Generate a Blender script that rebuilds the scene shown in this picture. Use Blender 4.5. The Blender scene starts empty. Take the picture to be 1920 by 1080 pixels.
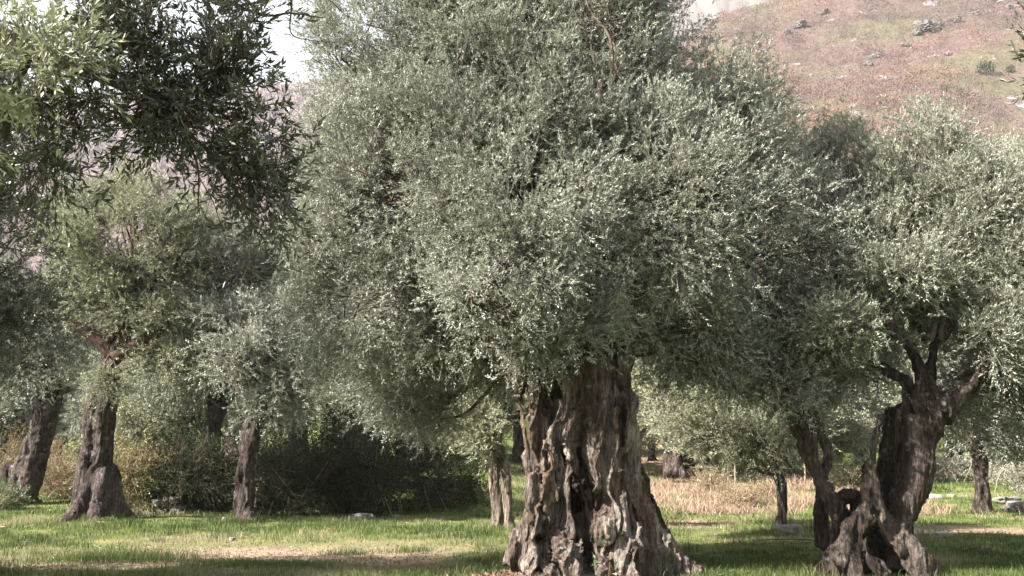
import bpy, math, time
import numpy as np
T0 = time.time()
S = bpy.context.scene
COL = S.collection
RAD = math.radians
# ---------------------------------------------------------------- camera
F = 1900.0                      # focal length in pixels of the 1920 wide photograph
PITCH = RAD(9.27)
EYE = 1.6
cd = bpy.data.cameras.new('camera'); cam = bpy.data.objects.new('camera', cd); COL.objects.link(cam)
cd.sensor_width = 36; cd.lens = 36*F/1920; cd.clip_start = 0.1; cd.clip_end = 9000
cam.location = (0, 0, EYE); cam.rotation_euler = (math.pi/2+PITCH, 0, 0)
S.camera = cam
# ---------------------------------------------------------------- light
SUN_AZ = RAD(249)               # compass bearing of the sun, 0 = +Y, clockwise
SUN_EL = RAD(38)
SUN = np.array([math.sin(SUN_AZ)*math.cos(SUN_EL), math.cos(SUN_AZ)*math.cos(SUN_EL), math.sin(SUN_EL)])
w = bpy.data.worlds.new('World'); S.world = w; w.use_nodes = True
nt = w.node_tree; bg = nt.nodes['Background']
sky = nt.nodes.new('ShaderNodeTexSky'); sky.sky_type = 'NISHITA'; sky.sun_disc = False
sky.sun_elevation = SUN_EL; sky.sun_rotation = SUN_AZ; sky.dust_density = 3.5; sky.air_density = 1.3; sky.ozone_density = 1.0
bg.inputs[1].default_value = 0.11
# thin bright high cloud over the blue
_tc = nt.nodes.new('ShaderNodeTexCoord'); _nz = nt.nodes.new('ShaderNodeTexNoise'); _nz.inputs['Scale'].default_value = 2.5; _nz.inputs['Detail'].default_value = 6
nt.links.new(_tc.outputs['Generated'], _nz.inputs['Vector'])
_rp = nt.nodes.new('ShaderNodeValToRGB'); _rp.color_ramp.elements[0].position = .3; _rp.color_ramp.elements[0].color = (.7, .7, .7, 1); _rp.color_ramp.elements[1].position = .6; _rp.color_ramp.elements[1].color = (.95, .95, .95, 1)
nt.links.new(_nz.outputs[0], _rp.inputs[0])
_mx = nt.nodes.new('ShaderNodeMix'); _mx.data_type = 'RGBA'; nt.links.new(_rp.outputs[0], _mx.inputs[0]); nt.links.new(sky.outputs[0], _mx.inputs[6]); _mx.inputs[7].default_value = (2.15, 2.22, 2.38, 1)
nt.links.new(_mx.outputs[2], bg.inputs[0])
from mathutils import Vector
sl = bpy.data.lights.new('sun', 'SUN'); sl.energy = 5.0; sl.angle = RAD(0.53); sl.color = (1, .955, .89)
so = bpy.data.objects.new('sun', sl); COL.objects.link(so); so.rotation_euler = Vector(SUN).to_track_quat('Z', 'Y').to_euler()
so.location = (-40, -30, 60)
S.view_settings.view_transform = 'Standard'; S.view_settings.look = 'None'
S.view_settings.exposure = 2.3; S.view_settings.gamma = 1
c = S.cycles
c.max_bounces = 5; c.diffuse_bounces = 3; c.glossy_bounces = 1; c.transmission_bounces = 2; c.volume_bounces = 0
c.transparent_max_bounces = 4; c.use_denoising = True; c.denoiser = 'OPENIMAGEDENOISE'; c.denoising_input_passes = 'RGB_ALBEDO_NORMAL'; c.denoising_prefilter = 'ACCURATE'; c.caustics_reflective = False; c.caustics_refractive = False
c.sample_clamp_indirect = 4
c.use_light_tree = False
# ---------------------------------------------------------------- helpers
rng = np.random.default_rng(7)
def h1(ix, iy, iz, seed):
    n = (ix.astype(np.int64)*73856093) ^ (iy.astype(np.int64)*19349663) ^ (iz.astype(np.int64)*83492791) ^ (seed*2654435761)
    n = (n ^ (n >> 13))*1274126177 & 0x7fffffff
    n = (n ^ (n >> 16))*668265263 & 0x7fffffff
    return (n & 0xffffff)/float(0xffffff)
def vn(p, seed=0):
    """value noise 0..1 at points p (N,3)"""
    i = np.floor(p); f = p-i; f = f*f*f*(f*(f*6-15)+10); i = i.astype(np.int64)
    r = 0
    for dx in (0, 1):
        wx = f[:, 0] if dx else 1-f[:, 0]
        for dy in (0, 1):
            wy = f[:, 1] if dy else 1-f[:, 1]
            for dz in (0, 1):
                wz = f[:, 2] if dz else 1-f[:, 2]
                r = r + wx*wy*wz*h1(i[:, 0]+dx, i[:, 1]+dy, i[:, 2]+dz, seed)
    return r
def fbm(p, seed=0, oct=4):
    r = 0; a = .5; t = 0
    for o in range(oct):
        r = r + a*vn(p*2**o, seed+o*17); t += a; a *= .5
    return r/t
def P(px, py, Y):
    """world point seen at pixel (px,py) of the photograph at forward distance Y"""
    u = (px-960)/F; v = (540-py)/F
    y = math.cos(PITCH)-v*math.sin(PITCH); z = math.sin(PITCH)+v*math.cos(PITCH)
    return np.array([u*Y/y, Y, EYE+z*Y/y])
def ground(x, y):
    x = np.asarray(x, float); y = np.asarray(y, float)
    t = y-27.0
    base = 0.055*np.where(t > 0, t*t/(np.abs(t)+6), 0)
    p = np.stack([x, y, 0*x], -1).reshape(-1, 3)
    n = (vn(p*.35, 3)-.5)*.10+(vn(p*1.1, 4)-.5)*.05
    far = np.clip((y-60)/90, 0, 1)
    n = n+(vn(p*.03, 5)-.5)*3*np.repeat(1, 1)*far.reshape(-1)
    # bank under the bramble thicket
    b = .55*np.exp(-(((x+5.0)/5.5)**4))*(1/(1+np.exp(-(y-29.5)*2.2)))
    # hollow of the beaten path
    d = path_mask(x, y)
    return base+n.reshape(base.shape)+b-.05*d
def path_mask(x, y):
    x = np.asarray(x, float); y = np.asarray(y, float)
    cx = y; # path runs across the view
    c1 = 16.6+.16*(x+4.5)+.25*np.sin(x*.9)
    m = np.exp(-((y-c1)/2.1)**2)*(1/(1+np.exp((x+1.2)*2.2)))*(1/(1+np.exp(-(x+7.5)*1.5)))
    c2 = 21.5+.05*x
    m2 = np.exp(-((y-c2)/1.3)**2)*(1/(1+np.exp(-(x-7.4)*2.5)))
    return np.clip(np.maximum(m, m2)*1.25, 0, 1)
def new_mesh(name, co, faces, mats, attrs=None, mat_idx=None, smooth=False):
    """faces: list of int arrays (n,k)"""
    me = bpy.data.meshes.new(name)
    co = np.ascontiguousarray(co, dtype=np.float32)
    me.vertices.add(len(co)); me.vertices.foreach_set('co', co.ravel())
    loops = np.concatenate([f.ravel() for f in faces]).astype(np.int32)
    sizes = np.concatenate([np.full(len(f), f.shape[1], np.int32) for f in faces])
    starts = np.concatenate([[0], np.cumsum(sizes)[:-1]]).astype(np.int32)
    me.loops.add(len(loops)); me.loops.foreach_set('vertex_index', loops)
    me.polygons.add(len(sizes)); me.polygons.foreach_set('loop_start', starts)
    for m in mats: me.materials.append(m)
    if mat_idx is not None: me.polygons.foreach_set('material_index', np.asarray(mat_idx, np.int32))
    me.polygons.foreach_set('use_smooth', np.full(len(sizes), smooth, bool))
    me.update(calc_edges=True)
    for k, v in (attrs or {}).items():
        a = me.attributes.new(k, 'FLOAT', 'POINT'); a.data.foreach_set('value', np.asarray(v, np.float32))
    return me
def obj(name, me, parent=None, loc=(0, 0, 0)):
    o = bpy.data.objects.new(name, me); COL.objects.link(o); o.location = loc
    if parent: o.parent = parent
    return o
def tag(o, label=None, cat=None, group=None, kind=None):
    if label: o['label'] = label
    if cat: o['category'] = cat
    if group: o['group'] = group
    if kind: o['kind'] = kind
    return o
def thing(name, label, cat, loc, group=None):
    o = bpy.data.objects.new(name, None); COL.objects.link(o); o.location = tuple(map(float, loc)); o.empty_display_size = .3
    return tag(o, label, cat, group)
def nrm(v): return v/(np.linalg.norm(v, axis=-1, keepdims=True)+1e-9)
def catmull(pts, n):
    """pts (k,d) -> resampled n per segment"""
    pts = np.asarray(pts, float); k = len(pts)
    if k < 3:
        t = np.linspace(0, 1, n+1)[:, None]; return pts[0]*(1-t)+pts[-1]*t
    q = np.vstack([2*pts[0]-pts[1], pts, 2*pts[-1]-pts[-2]]); out = []
    for i in range(k-1):
        a, b, c_, d = q[i], q[i+1], q[i+2], q[i+3]
        t = np.linspace(0, 1, n, endpoint=(i == k-2))[:, None]
        out.append(.5*((2*b)+(c_-a)*t+(2*a-5*b+4*c_-d)*t*t+(-a+3*b-3*c_+d)*t**3))
    return np.vstack(out)
class MB:
    def __init__(s): s.v = []; s.q = []; s.t = []; s.n = 0
    def tube(s, pts, rad, k=8, cap=True, squash=None):
        pts = np.asarray(pts, float); rad = np.asarray(rad, float); n = len(pts)
        if len(rad) != n: rad = np.interp(np.linspace(0, 1, n), np.linspace(0, 1, len(rad)), rad)
        tg = nrm(np.gradient(pts, axis=0))
        ref = np.array([0.13, 0.98, 0.1]); 
        if abs(tg[n//2] @ ref) > .9: ref = np.array([1., .05, .1])
        a = nrm(np.cross(tg, ref)); b = np.cross(tg, a)
        th = np.linspace(0, 2*math.pi, k, endpoint=False)
        ring = pts[:, None]+rad[:, None, None]*(np.cos(th)[None, :, None]*a[:, None]+np.sin(th)[None, :, None]*b[:, None])
        s.v.append(ring.reshape(-1, 3))
        i = np.arange(n-1)[:, None]*k; j = np.arange(k)[None]; j2 = (j+1) % k
        s.q.append((np.stack([i+j, i+j2, i+k+j2, i+k+j], -1)+s.n).reshape(-1, 4))
        m = n*k
        if cap:
            s.v.append((pts[0]-tg[0]*rad[0]*.6)[None]); s.v.append((pts[-1]+tg[-1]*rad[-1]*.6)[None])
            jj = np.arange(k); 
            s.t.append(np.stack([np.full(k, m), (jj+1) % k, jj], -1)+s.n)
            s.t.append(np.stack([np.full(k, m+1), (n-1)*k+jj, (n-1)*k+(jj+1) % k], -1)+s.n); m += 2
        s.n += m
    def ball(s, c, r, k=12):
        c = np.asarray(c, float); z = np.cos(np.linspace(.25, math.pi-.25, k//2+1)); 
        pts = c[None]+np.stack([0*z, 0*z, z*r*(1 if np.isscalar(r) else 1)], -1)
        s.tube(pts[::-1], r*np.sqrt(1-z*z)[::-1], k)
    def mesh(s, name, mats, base=(0, 0, 0), smooth=True, attrs=None, vfun=None):
        v = np.vstack(s.v)
        if vfun is not None: v = vfun(v)
        fs = []
        if s.q: fs.append(np.vstack(s.q))
        if s.t: fs.append(np.vstack(s.t))
        return new_mesh(name, v-np.asarray(base), fs, mats, attrs, smooth=smooth)
# ---------------------------------------------------------------- materials
def mat(name):
    m = bpy.data.materials.new(name); m.use_nodes = True
    t = m.node_tree; b = t.nodes['Principled BSDF']; b.inputs['Specular IOR Level'].default_value = .25
    return m, t, b
def N(t, typ, **k):
    n = t.nodes.new(typ)
    for a, v in k.items():
        if a.startswith('i_'):
            key = a[2:].replace('_', ' ')
            n.inputs[int(key) if key.isdigit() else key].default_value = v
        else: setattr(n, a, v)
    return n
def rgba(c): return (c[0], c[1], c[2], 1)
def ramp(t, stops, src=None):
    n = t.nodes.new('ShaderNodeValToRGB'); e = n.color_ramp.elements
    while len(e) < len(stops): e.new(.5)
    for q, (p, c_) in zip(e, stops): q.position = p; q.color = rgba(c_) if not np.isscalar(c_) else (c_, c_, c_, 1)
    if src is not None: t.links.new(src, n.inputs[0])
    return n
def mixc(t, f, a, b, typ='MIX'):
    n = t.nodes.new('ShaderNodeMix'); n.data_type = 'RGBA'; n.blend_type = typ
    for s_, v in ((0, f), (6, a), (7, b)):
        if isinstance(v, (int, float)): n.inputs[s_].default_value = v
        elif isinstance(v, tuple): n.inputs[s_].default_value = rgba(v)
        else: t.links.new(v, n.inputs[s_])
    return n.outputs[2]
def noise(t, scale, detail=4, vec=None, dist=0, rough=.55):
    n = N(t, 'ShaderNodeTexNoise'); n.inputs['Scale'].default_value = scale; n.inputs['Detail'].default_value = detail
    n.inputs['Distortion'].default_value = dist; n.inputs['Roughness'].default_value = rough
    if vec is not None: t.links.new(vec, n.inputs['Vector'])
    return n
def attr(t, name): return N(t, 'ShaderNodeAttribute', attribute_name=name).outputs['Fac']
def leaf_mat(name, dark, mid, light, under, trans=.25, rough=.5, spec=.5):
    m, t, b = mat(name)
    r = ramp(t, [(0, dark), (.55, mid), (1, light)], attr(t, 'tone'))
    g = N(t, 'ShaderNodeNewGeometry')
    col = mixc(t, g.outputs['Backfacing'], r.outputs[0], under)
    t.links.new(col, b.inputs['Base Color']); b.inputs['Roughness'].default_value = rough
    b.inputs['Specular IOR Level'].default_value = spec
    tr = N(t, 'ShaderNodeBsdfTranslucent'); t.links.new(mixc(t, .4, r.outputs[0], (.15, .17, .08)), tr.inputs[0])
    mx = N(t, 'ShaderNodeMixShader'); mx.inputs[0].default_value = trans
    t.links.new(b.outputs[0], mx.inputs[1]); t.links.new(tr.outputs[0], mx.inputs[2])
    t.links.new(mx.outputs[0], t.nodes['Material Output'].inputs[0])
    return m
M = {}
M['olive'] = leaf_mat('olive_leaf', (.085, .092, .068), (.215, .226, .175), (.36, .375, .305), (.38, .395, .335), rough=.5, spec=.35)
M['olive_yellow'] = leaf_mat('olive_leaf_yellow', (.095, .105, .055), (.225, .24, .14), (.38, .39, .245), (.38, .39, .29), rough=.5, spec=.35)
M['olive_warm'] = leaf_mat('olive_leaf_warm', (.085, .092, .062), (.21, .22, .155), (.35, .36, .27), (.37, .38, .31), rough=.5, spec=.35)
M['olive_shaded'] = leaf_mat('olive_leaf_shaded', (.018, .021, .014), (.042, .047, .030), (.11, .115, .07), (.10, .105, .085), trans=.15, rough=.38)  # shade on the near crowns is put into this dark leaf colour
M['bramble'] = leaf_mat('bramble_leaf_shaded', (.008, .013, .005), (.018, .028, .01), (.05, .07, .018), (.03, .04, .018), trans=.1, rough=.7, spec=.15)  # near-black: the thicket's deep shade is carried by the leaf colour
M['bramble_autumn'] = leaf_mat('bramble_autumn_leaf', (.16, .06, .03), (.12, .13, .03), (.26, .28, .07), (.16, .15, .08), trans=.3)
M['evergreen'] = leaf_mat('evergreen_leaf', (.008, .014, .006), (.018, .03, .012), (.035, .05, .02), (.02, .03, .015), spec=.1, trans=.05)
M['bracken'] = leaf_mat('dead_bracken_frond', (.16, .085, .06), (.30, .19, .14), (.44, .33, .25), (.3, .2, .15), trans=.15, rough=.8)
M['bracken_green'] = leaf_mat('dry_bush_leaf', (.13, .08, .05), (.2, .16, .08), (.3, .24, .14), (.2, .16, .1), trans=.15, rough=.8, spec=.2)
M['herb'] = leaf_mat('herb_leaf', (.04, .08, .02), (.06, .12, .03), (.1, .17, .05), (.09, .13, .06))
def twig_material(name, a, b_):
    m, t, b = mat(name); n = noise(t, 9, 3, N(t, 'ShaderNodeTexCoord').outputs['Object'])
    t.links.new(ramp(t, [(.35, a), (.7, b_)], n.outputs[0]).outputs[0], b.inputs['Base Color']); b.inputs['Roughness'].default_value = .85
    return m
M['twig'] = twig_material('olive_twig', (.11, .09, .075), (.21, .18, .15))
M['twig_dark'] = twig_material('dark_twig', (.05, .035, .025), (.12, .09, .07))
M['limb'] = twig_material('limb_bark', (.06, .042, .032), (.14, .105, .085))
M['limb_red'] = twig_material('red_brown_limb_bark', (.045, .025, .02), (.095, .058, .045))
M['dry_stem'] = twig_material('dry_stem', (.22, .15, .10), (.4, .31, .22))
def bark_material(name, pale, mid, dark, red, redamt=.5, moss=.0):
    m, t, b = mat(name)
    co = N(t, 'ShaderNodeTexCoord').outputs['Object']
    mp = N(t, 'ShaderNodeMapping'); mp.inputs['Scale'].default_value = (1, 1, .28); t.links.new(co, mp.inputs[0])
    v = mp.outputs[0]
    n1 = noise(t, 3.2, 6, v, .8); n2 = noise(t, 17, 5, v, .5, .65); n3 = noise(t, 55, 4, co, 0, .7)
    c1 = ramp(t, [(.36, dark), (.5, mid), (.66, pale)], n1.outputs[0]).outputs[0]
    c2 = ramp(t, [(.36, (.35, .33, .31)), (.62, (1.15, 1.12, 1.1))], n2.outputs[0]).outputs[0]
    mp2 = N(t, 'ShaderNodeMapping'); mp2.inputs['Scale'].default_value = (1, 1, .12); t.links.new(co, mp2.inputs[0])
    n4 = noise(t, 26, 6, mp2.outputs[0], 1.2, .7)
    c3 = ramp(t, [(.38, (.22, .2, .18)), (.5, (.9, .88, .86)), (.62, (1.35, 1.3, 1.25))], n4.outputs[0]).outputs[0]
    col = mixc(t, .85, c1, c2, 'MULTIPLY'); col = mixc(t, .85, col, c3, 'MULTIPLY')
    rm = ramp(t, [(.55, 0.0), (.7, redamt)], noise(t, 2.2, 4, v, .3).outputs[0]).outputs[0]
    col = mixc(t, rm, col, red)
    gm = ramp(t, [(.6, 0.0), (.68, .75)], noise(t, 6, 5, co).outputs[0]).outputs[0]
    gl = N(t, 'ShaderNodeMath', operation='MULTIPLY'); t.links.new(gm, gl.inputs[0]); gl.inputs[1].default_value = .55
    col = mixc(t, gl.outputs[0], col, (.36, .35, .33))          # grey lichen
    if moss:
        mm = ramp(t, [(.64, 0.0), (.7, moss)], noise(t, 1.6, 5, co).outputs[0]).outputs[0]
        col = mixc(t, mm, col, (.07, .08, .02))
    t.links.new(col, b.inputs['Base Color']); b.inputs['Roughness'].default_value = .9; b.inputs['Specular IOR Level'].default_value = .12
    add = N(t, 'ShaderNodeMath', operation='MULTIPLY_ADD'); t.links.new(n2.outputs[0], add.inputs[0]); add.inputs[1].default_value = 2; t.links.new(n3.outputs[0], add.inputs[2])
    add2 = N(t, 'ShaderNodeMath', operation='MULTIPLY_ADD'); t.links.new(n4.outputs[0], add2.inputs[0]); add2.inputs[1].default_value = 2.5; t.links.new(add.outputs[0], add2.inputs[2]); add = add2
    bp = N(t, 'ShaderNodeBump'); bp.inputs['Strength'].default_value = 1; bp.inputs['Distance'].default_value = .035
    t.links.new(add.outputs[0], bp.inputs['Height']); t.links.new(bp.outputs[0], b.inputs['Normal'])
    return m
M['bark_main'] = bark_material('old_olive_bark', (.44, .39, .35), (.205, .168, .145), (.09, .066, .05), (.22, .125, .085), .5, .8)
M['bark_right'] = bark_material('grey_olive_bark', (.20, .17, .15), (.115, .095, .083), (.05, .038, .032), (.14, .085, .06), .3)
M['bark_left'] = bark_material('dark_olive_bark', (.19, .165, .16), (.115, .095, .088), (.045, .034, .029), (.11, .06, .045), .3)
M['bark_pale'] = bark_material('pale_olive_bark', (.45, .40, .35), (.32, .27, .225), (.16, .125, .1), (.3, .22, .16), .2)
M['rot'] = twig_material('rotten_wood_chips', (.13, .075, .05), (.22, .15, .11))
def stone_material(name, a, b_):
    m, t, b = mat(name); co = N(t, 'ShaderNodeTexCoord').outputs['Object']
    n = noise(t, 4, 8, co, .3, .65); col = ramp(t, [(.3, a), (.65, b_)], n.outputs[0]).outputs[0]
    mm = ramp(t, [(.55, 0.0), (.7, .6)], noise(t, 7, 4, co).outputs[0]).outputs[0]
    t.links.new(mixc(t, mm, col, (.14, .13, .09)), b.inputs['Base Color']); b.inputs['Roughness'].default_value = .9
    bp = N(t, 'ShaderNodeBump'); bp.inputs['Strength'].default_value = .7; bp.inputs['Distance'].default_value = .03
    t.links.new(noise(t, 14, 6, co).outputs[0], bp.inputs['Height']); t.links.new(bp.outputs[0], b.inputs['Normal'])
    return m
M['stone'] = stone_material('limestone', (.085, .08, .07), (.19, .175, .16))  # colour darkened in place of the shade missing from the stone heap
M['stone_pale'] = stone_material('pale_limestone', (.16, .15, .14), (.33, .31, .29))
def grass_material():
    m, t, b = mat('grass_blade')
    r = ramp(t, [(0, (.03, .048, .013)), (.35, (.08, .118, .028)), (.6, (.16, .18, .062)), (.8, (.28, .24, .15)), (1, (.35, .28, .205))], attr(t, 'tone'))
    t.links.new(r.outputs[0], b.inputs['Base Color']); b.inputs['Roughness'].default_value = .55
    tr = N(t, 'ShaderNodeBsdfTranslucent'); t.links.new(r.outputs[0], tr.inputs[0])
    mx = N(t, 'ShaderNodeMixShader'); mx.inputs[0].default_value = .3
    t.links.new(b.outputs[0], mx.inputs[1]); t.links.new(tr.outputs[0], mx.inputs[2]); t.links.new(mx.outputs[0], t.nodes['Material Output'].inputs[0])
    return m
M['grass'] = grass_material()
def ground_material():
    m, t, b = mat('grove_soil'); co = N(t, 'ShaderNodeTexCoord').outputs['Object']
    n1 = noise(t, .9, 6, co, .3); n2 = noise(t, 9, 6, co, .2, .65); n3 = noise(t, 40, 4, co)
    turf = ramp(t, [(.35, (.055, .085, .02)), (.55, (.10, .12, .035)), (.72, (.22, .18, .09))], n1.outputs[0]).outputs[0]
    soil = ramp(t, [(.3, (.13, .09, .062)), (.5, (.225, .165, .12)), (.7, (.30, .235, .18))], n2.outputs[0]).outputs[0]
    turf = mixc(t, attr(t, 'dry'), turf, ramp(t, [(.35, (.13, .10, .055)), (.55, (.2, .15, .10)), (.7, (.24, .17, .12))], n1.outputs[0]).outputs[0])
    col = mixc(t, attr(t, 'dirt'), turf, soil)
    col = mixc(t, .6, col, ramp(t, [(.35, (.55, .52, .48)), (.65, (1.2, 1.2, 1.2))], n3.outputs[0]).outputs[0], 'MULTIPLY')
    t.links.new(col, b.inputs['Base Color']); b.inputs['Roughness'].default_value = .95; b.inputs['Specular IOR Level'].default_value = .1
    bp = N(t, 'ShaderNodeBump'); bp.inputs['Strength'].default_value = .6; bp.inputs['Distance'].default_value = .04
    t.links.new(n2.outputs[0], bp.inputs['Height']); t.links.new(bp.outputs[0], b.inputs['Normal'])
    return m
M['ground'] = ground_material()
def hill_material(name, turf, scrub, rock, s=1.0, rockamt=.62):
    m, t, b = mat(name); co = N(t, 'ShaderNodeTexCoord').outputs['Object']
    n1 = noise(t, .02*s, 8, co, .4, .6); n2 = noise(t, .11*s, 8, co, .3, .65); n3 = noise(t, .5*s, 6, co, 0, .7)
    c1 = ramp(t, [(.42, scrub), (.6, turf)], n1.outputs[0]).outputs[0]
    c1 = mixc(t, .55, c1, ramp(t, [(.35, (.6, .55, .55)), (.65, (1.25, 1.2, 1.15))], n3.outputs[0]).outputs[0], 'MULTIPLY')
    rk = ramp(t, [(rockamt, 0.0), (rockamt+.04, 1.0)], n2.outputs[0]).outputs[0]
    t.links.new(mixc(t, rk, c1, rock), b.inputs['Base Color']); b.inputs['Roughness'].default_value = .95
    bp = N(t, 'ShaderNodeBump'); bp.inputs['Strength'].default_value = 1; bp.inputs['Distance'].default_value = 2.5
    t.links.new(n2.outputs[0], bp.inputs['Height']); t.links.new(bp.outputs[0], b.inputs['Normal'])
    return m
M['hill'] = hill_material('scrubby_hillside', (.11, .10, .058), (.115, .08, .07), (.22, .21, .205), rockamt=.62)
M['mountain'] = hill_material('wooded_mountain', (.12, .09, .09), (.14, .10, .105), (.2, .18, .18), .5, .66)
def cliff_material():
    m, t, b = mat('limestone_cliff'); co = N(t, 'ShaderNodeTexCoord').outputs['Object']
    mp = N(t, 'ShaderNodeMapping'); mp.inputs['Scale'].default_value = (1, 1, .35); t.links.new(co, mp.inputs[0])
    n = noise(t, .03, 9, mp.outputs[0], .5, .65)
    t.links.new(ramp(t, [(.35, (.11, .085, .07)), (.5, (.19, .16, .135)), (.7, (.24, .225, .215))], n.outputs[0]).outputs[0], b.inputs['Base Color'])
    b.inputs['Roughness'].default_value = .95
    return m
M['cliff'] = cliff_material()
M['scrub'] = leaf_mat('bare_oak_scrub', (.11, .083, .083), (.175, .115, .103), (.30, .15, .10), (.18, .125, .11), trans=.1, rough=.9, spec=.1)
M['green_scrub'] = leaf_mat('green_scrub', (.05, .065, .028), (.09, .105, .045), (.14, .15, .07), (.1, .11, .06), trans=.1, rough=.8, spec=.1)
# ---------------------------------------------------------------- foliage
def leaves_from_sprigs(pos, dr, L, pairs, ll, lw, tone_s, g, spread=(.5, .95), tone_j=.28):
    """pos,dr (n,3); L (n,) sprig length. returns verts, quads, tone"""
    n = len(pos); K = pairs
    a = nrm(np.cross(dr, nrm(g.normal(size=(n, 3))))); b = np.cross(dr, a)
    t = (np.arange(K)+1.0)/K
    t = np.clip(t[None]+g.normal(size=(n, K))*.04, .08, 1.05)
    bend = (np.array([0, 0, -1.])*g.uniform(-.1, .35, (n, 1)))
    base = pos[:, None]+dr[:, None]*(t*L[:, None])[..., None]+bend[:, None]*(t*t*L[:, None])[..., None]
    ph = (np.arange(K)*math.pi/2)[None]+g.uniform(0, 6.28, (n, 1))
    u = np.cos(ph)[..., None]*a[:, None]+np.sin(ph)[..., None]*b[:, None]
    u = np.stack([u, -u], 2)                                     # n,K,2,3
    D = np.broadcast_to(dr[:, None, None], u.shape)
    ang = g.uniform(spread[0], spread[1], (n, K, 2, 1))*(1.15-.4*t[:, :, None, None])
    ld = nrm(D*np.cos(ang)+u*np.sin(ang)+g.normal(size=u.shape)*.16)
    wd = np.cross(D, u); tw = g.normal(size=(n, K, 2, 1))*.55
    nn = np.cross(wd, ld); wd = nrm(wd*np.cos(tw)+nn*np.sin(tw)); nn = np.cross(wd, ld)
    l = ll*g.uniform(.65, 1.2, (n, K, 2, 1)); wdt = lw*g.uniform(.75, 1.2, (n, K, 2, 1))*.5
    B = np.broadcast_to(base[:, :, None], u.shape)
    mid = B+ld*l*.48-nn*wdt*.25
    tip = B+ld*l-nn*l*g.uniform(-.05, .22, (n, K, 2, 1))
    V = np.stack([B, mid-wd*wdt, tip, mid+wd*wdt], 3).reshape(-1, 4, 3)
    # upper side turned to the tip of the sprig
    fn = np.cross(V[:, 1]-V[:, 0], V[:, 3]-V[:, 0]); flip = (fn*np.repeat(dr, K*2, 0)).sum(1)+fn[:, 2]*.3 < 0
    V[flip] = V[flip][:, ::-1]
    tn = np.clip(tone_s[:, None, None]+g.normal(size=(n, K, 2))*tone_j, 0, 1).reshape(-1)
    m = len(V)
    return V.reshape(-1, 3), np.arange(m*4).reshape(-1, 4), np.repeat(tn, 4)
def sticks(p0, p1, r0, r1):
    """thin three sided sticks between point arrays"""
    n = len(p0); d = nrm(p1-p0); a = nrm(np.cross(d, np.array([.31, .74, .6]))); b = np.cross(d, a)
    th = np.array([0, 2.094, 4.189]); ring = np.cos(th)[None, :, None]*a[:, None]+np.sin(th)[None, :, None]*b[:, None]
    r0 = np.broadcast_to(np.asarray(r0, float), (n,)); r1 = np.broadcast_to(np.asarray(r1, float), (n,))
    V = np.concatenate([p0[:, None]+ring*r0[:, None, None], p1[:, None]+ring*r1[:, None, None]], 1).reshape(-1, 3)
    i = np.arange(n)[:, None]*6
    f = np.concatenate([i+np.array([0, 1, 4, 3]), i+np.array([1, 2, 5, 4]), i+np.array([2, 0, 3, 5])], 0)
    return V, f
def blobs_px(lst):
    """(px,py,Y,rx_px,rz_px[,ry_m]) -> centres, radii in metres"""
    C, R = [], []
    for b in lst:
        k = b[2]/F; C.append(P(b[0], b[1], b[2])); R.append([b[3]*k, b[5] if len(b) > 5 else .85*(b[3]+b[4])/2*k, b[4]*k])
    return np.array(C), np.array(R)
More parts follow.
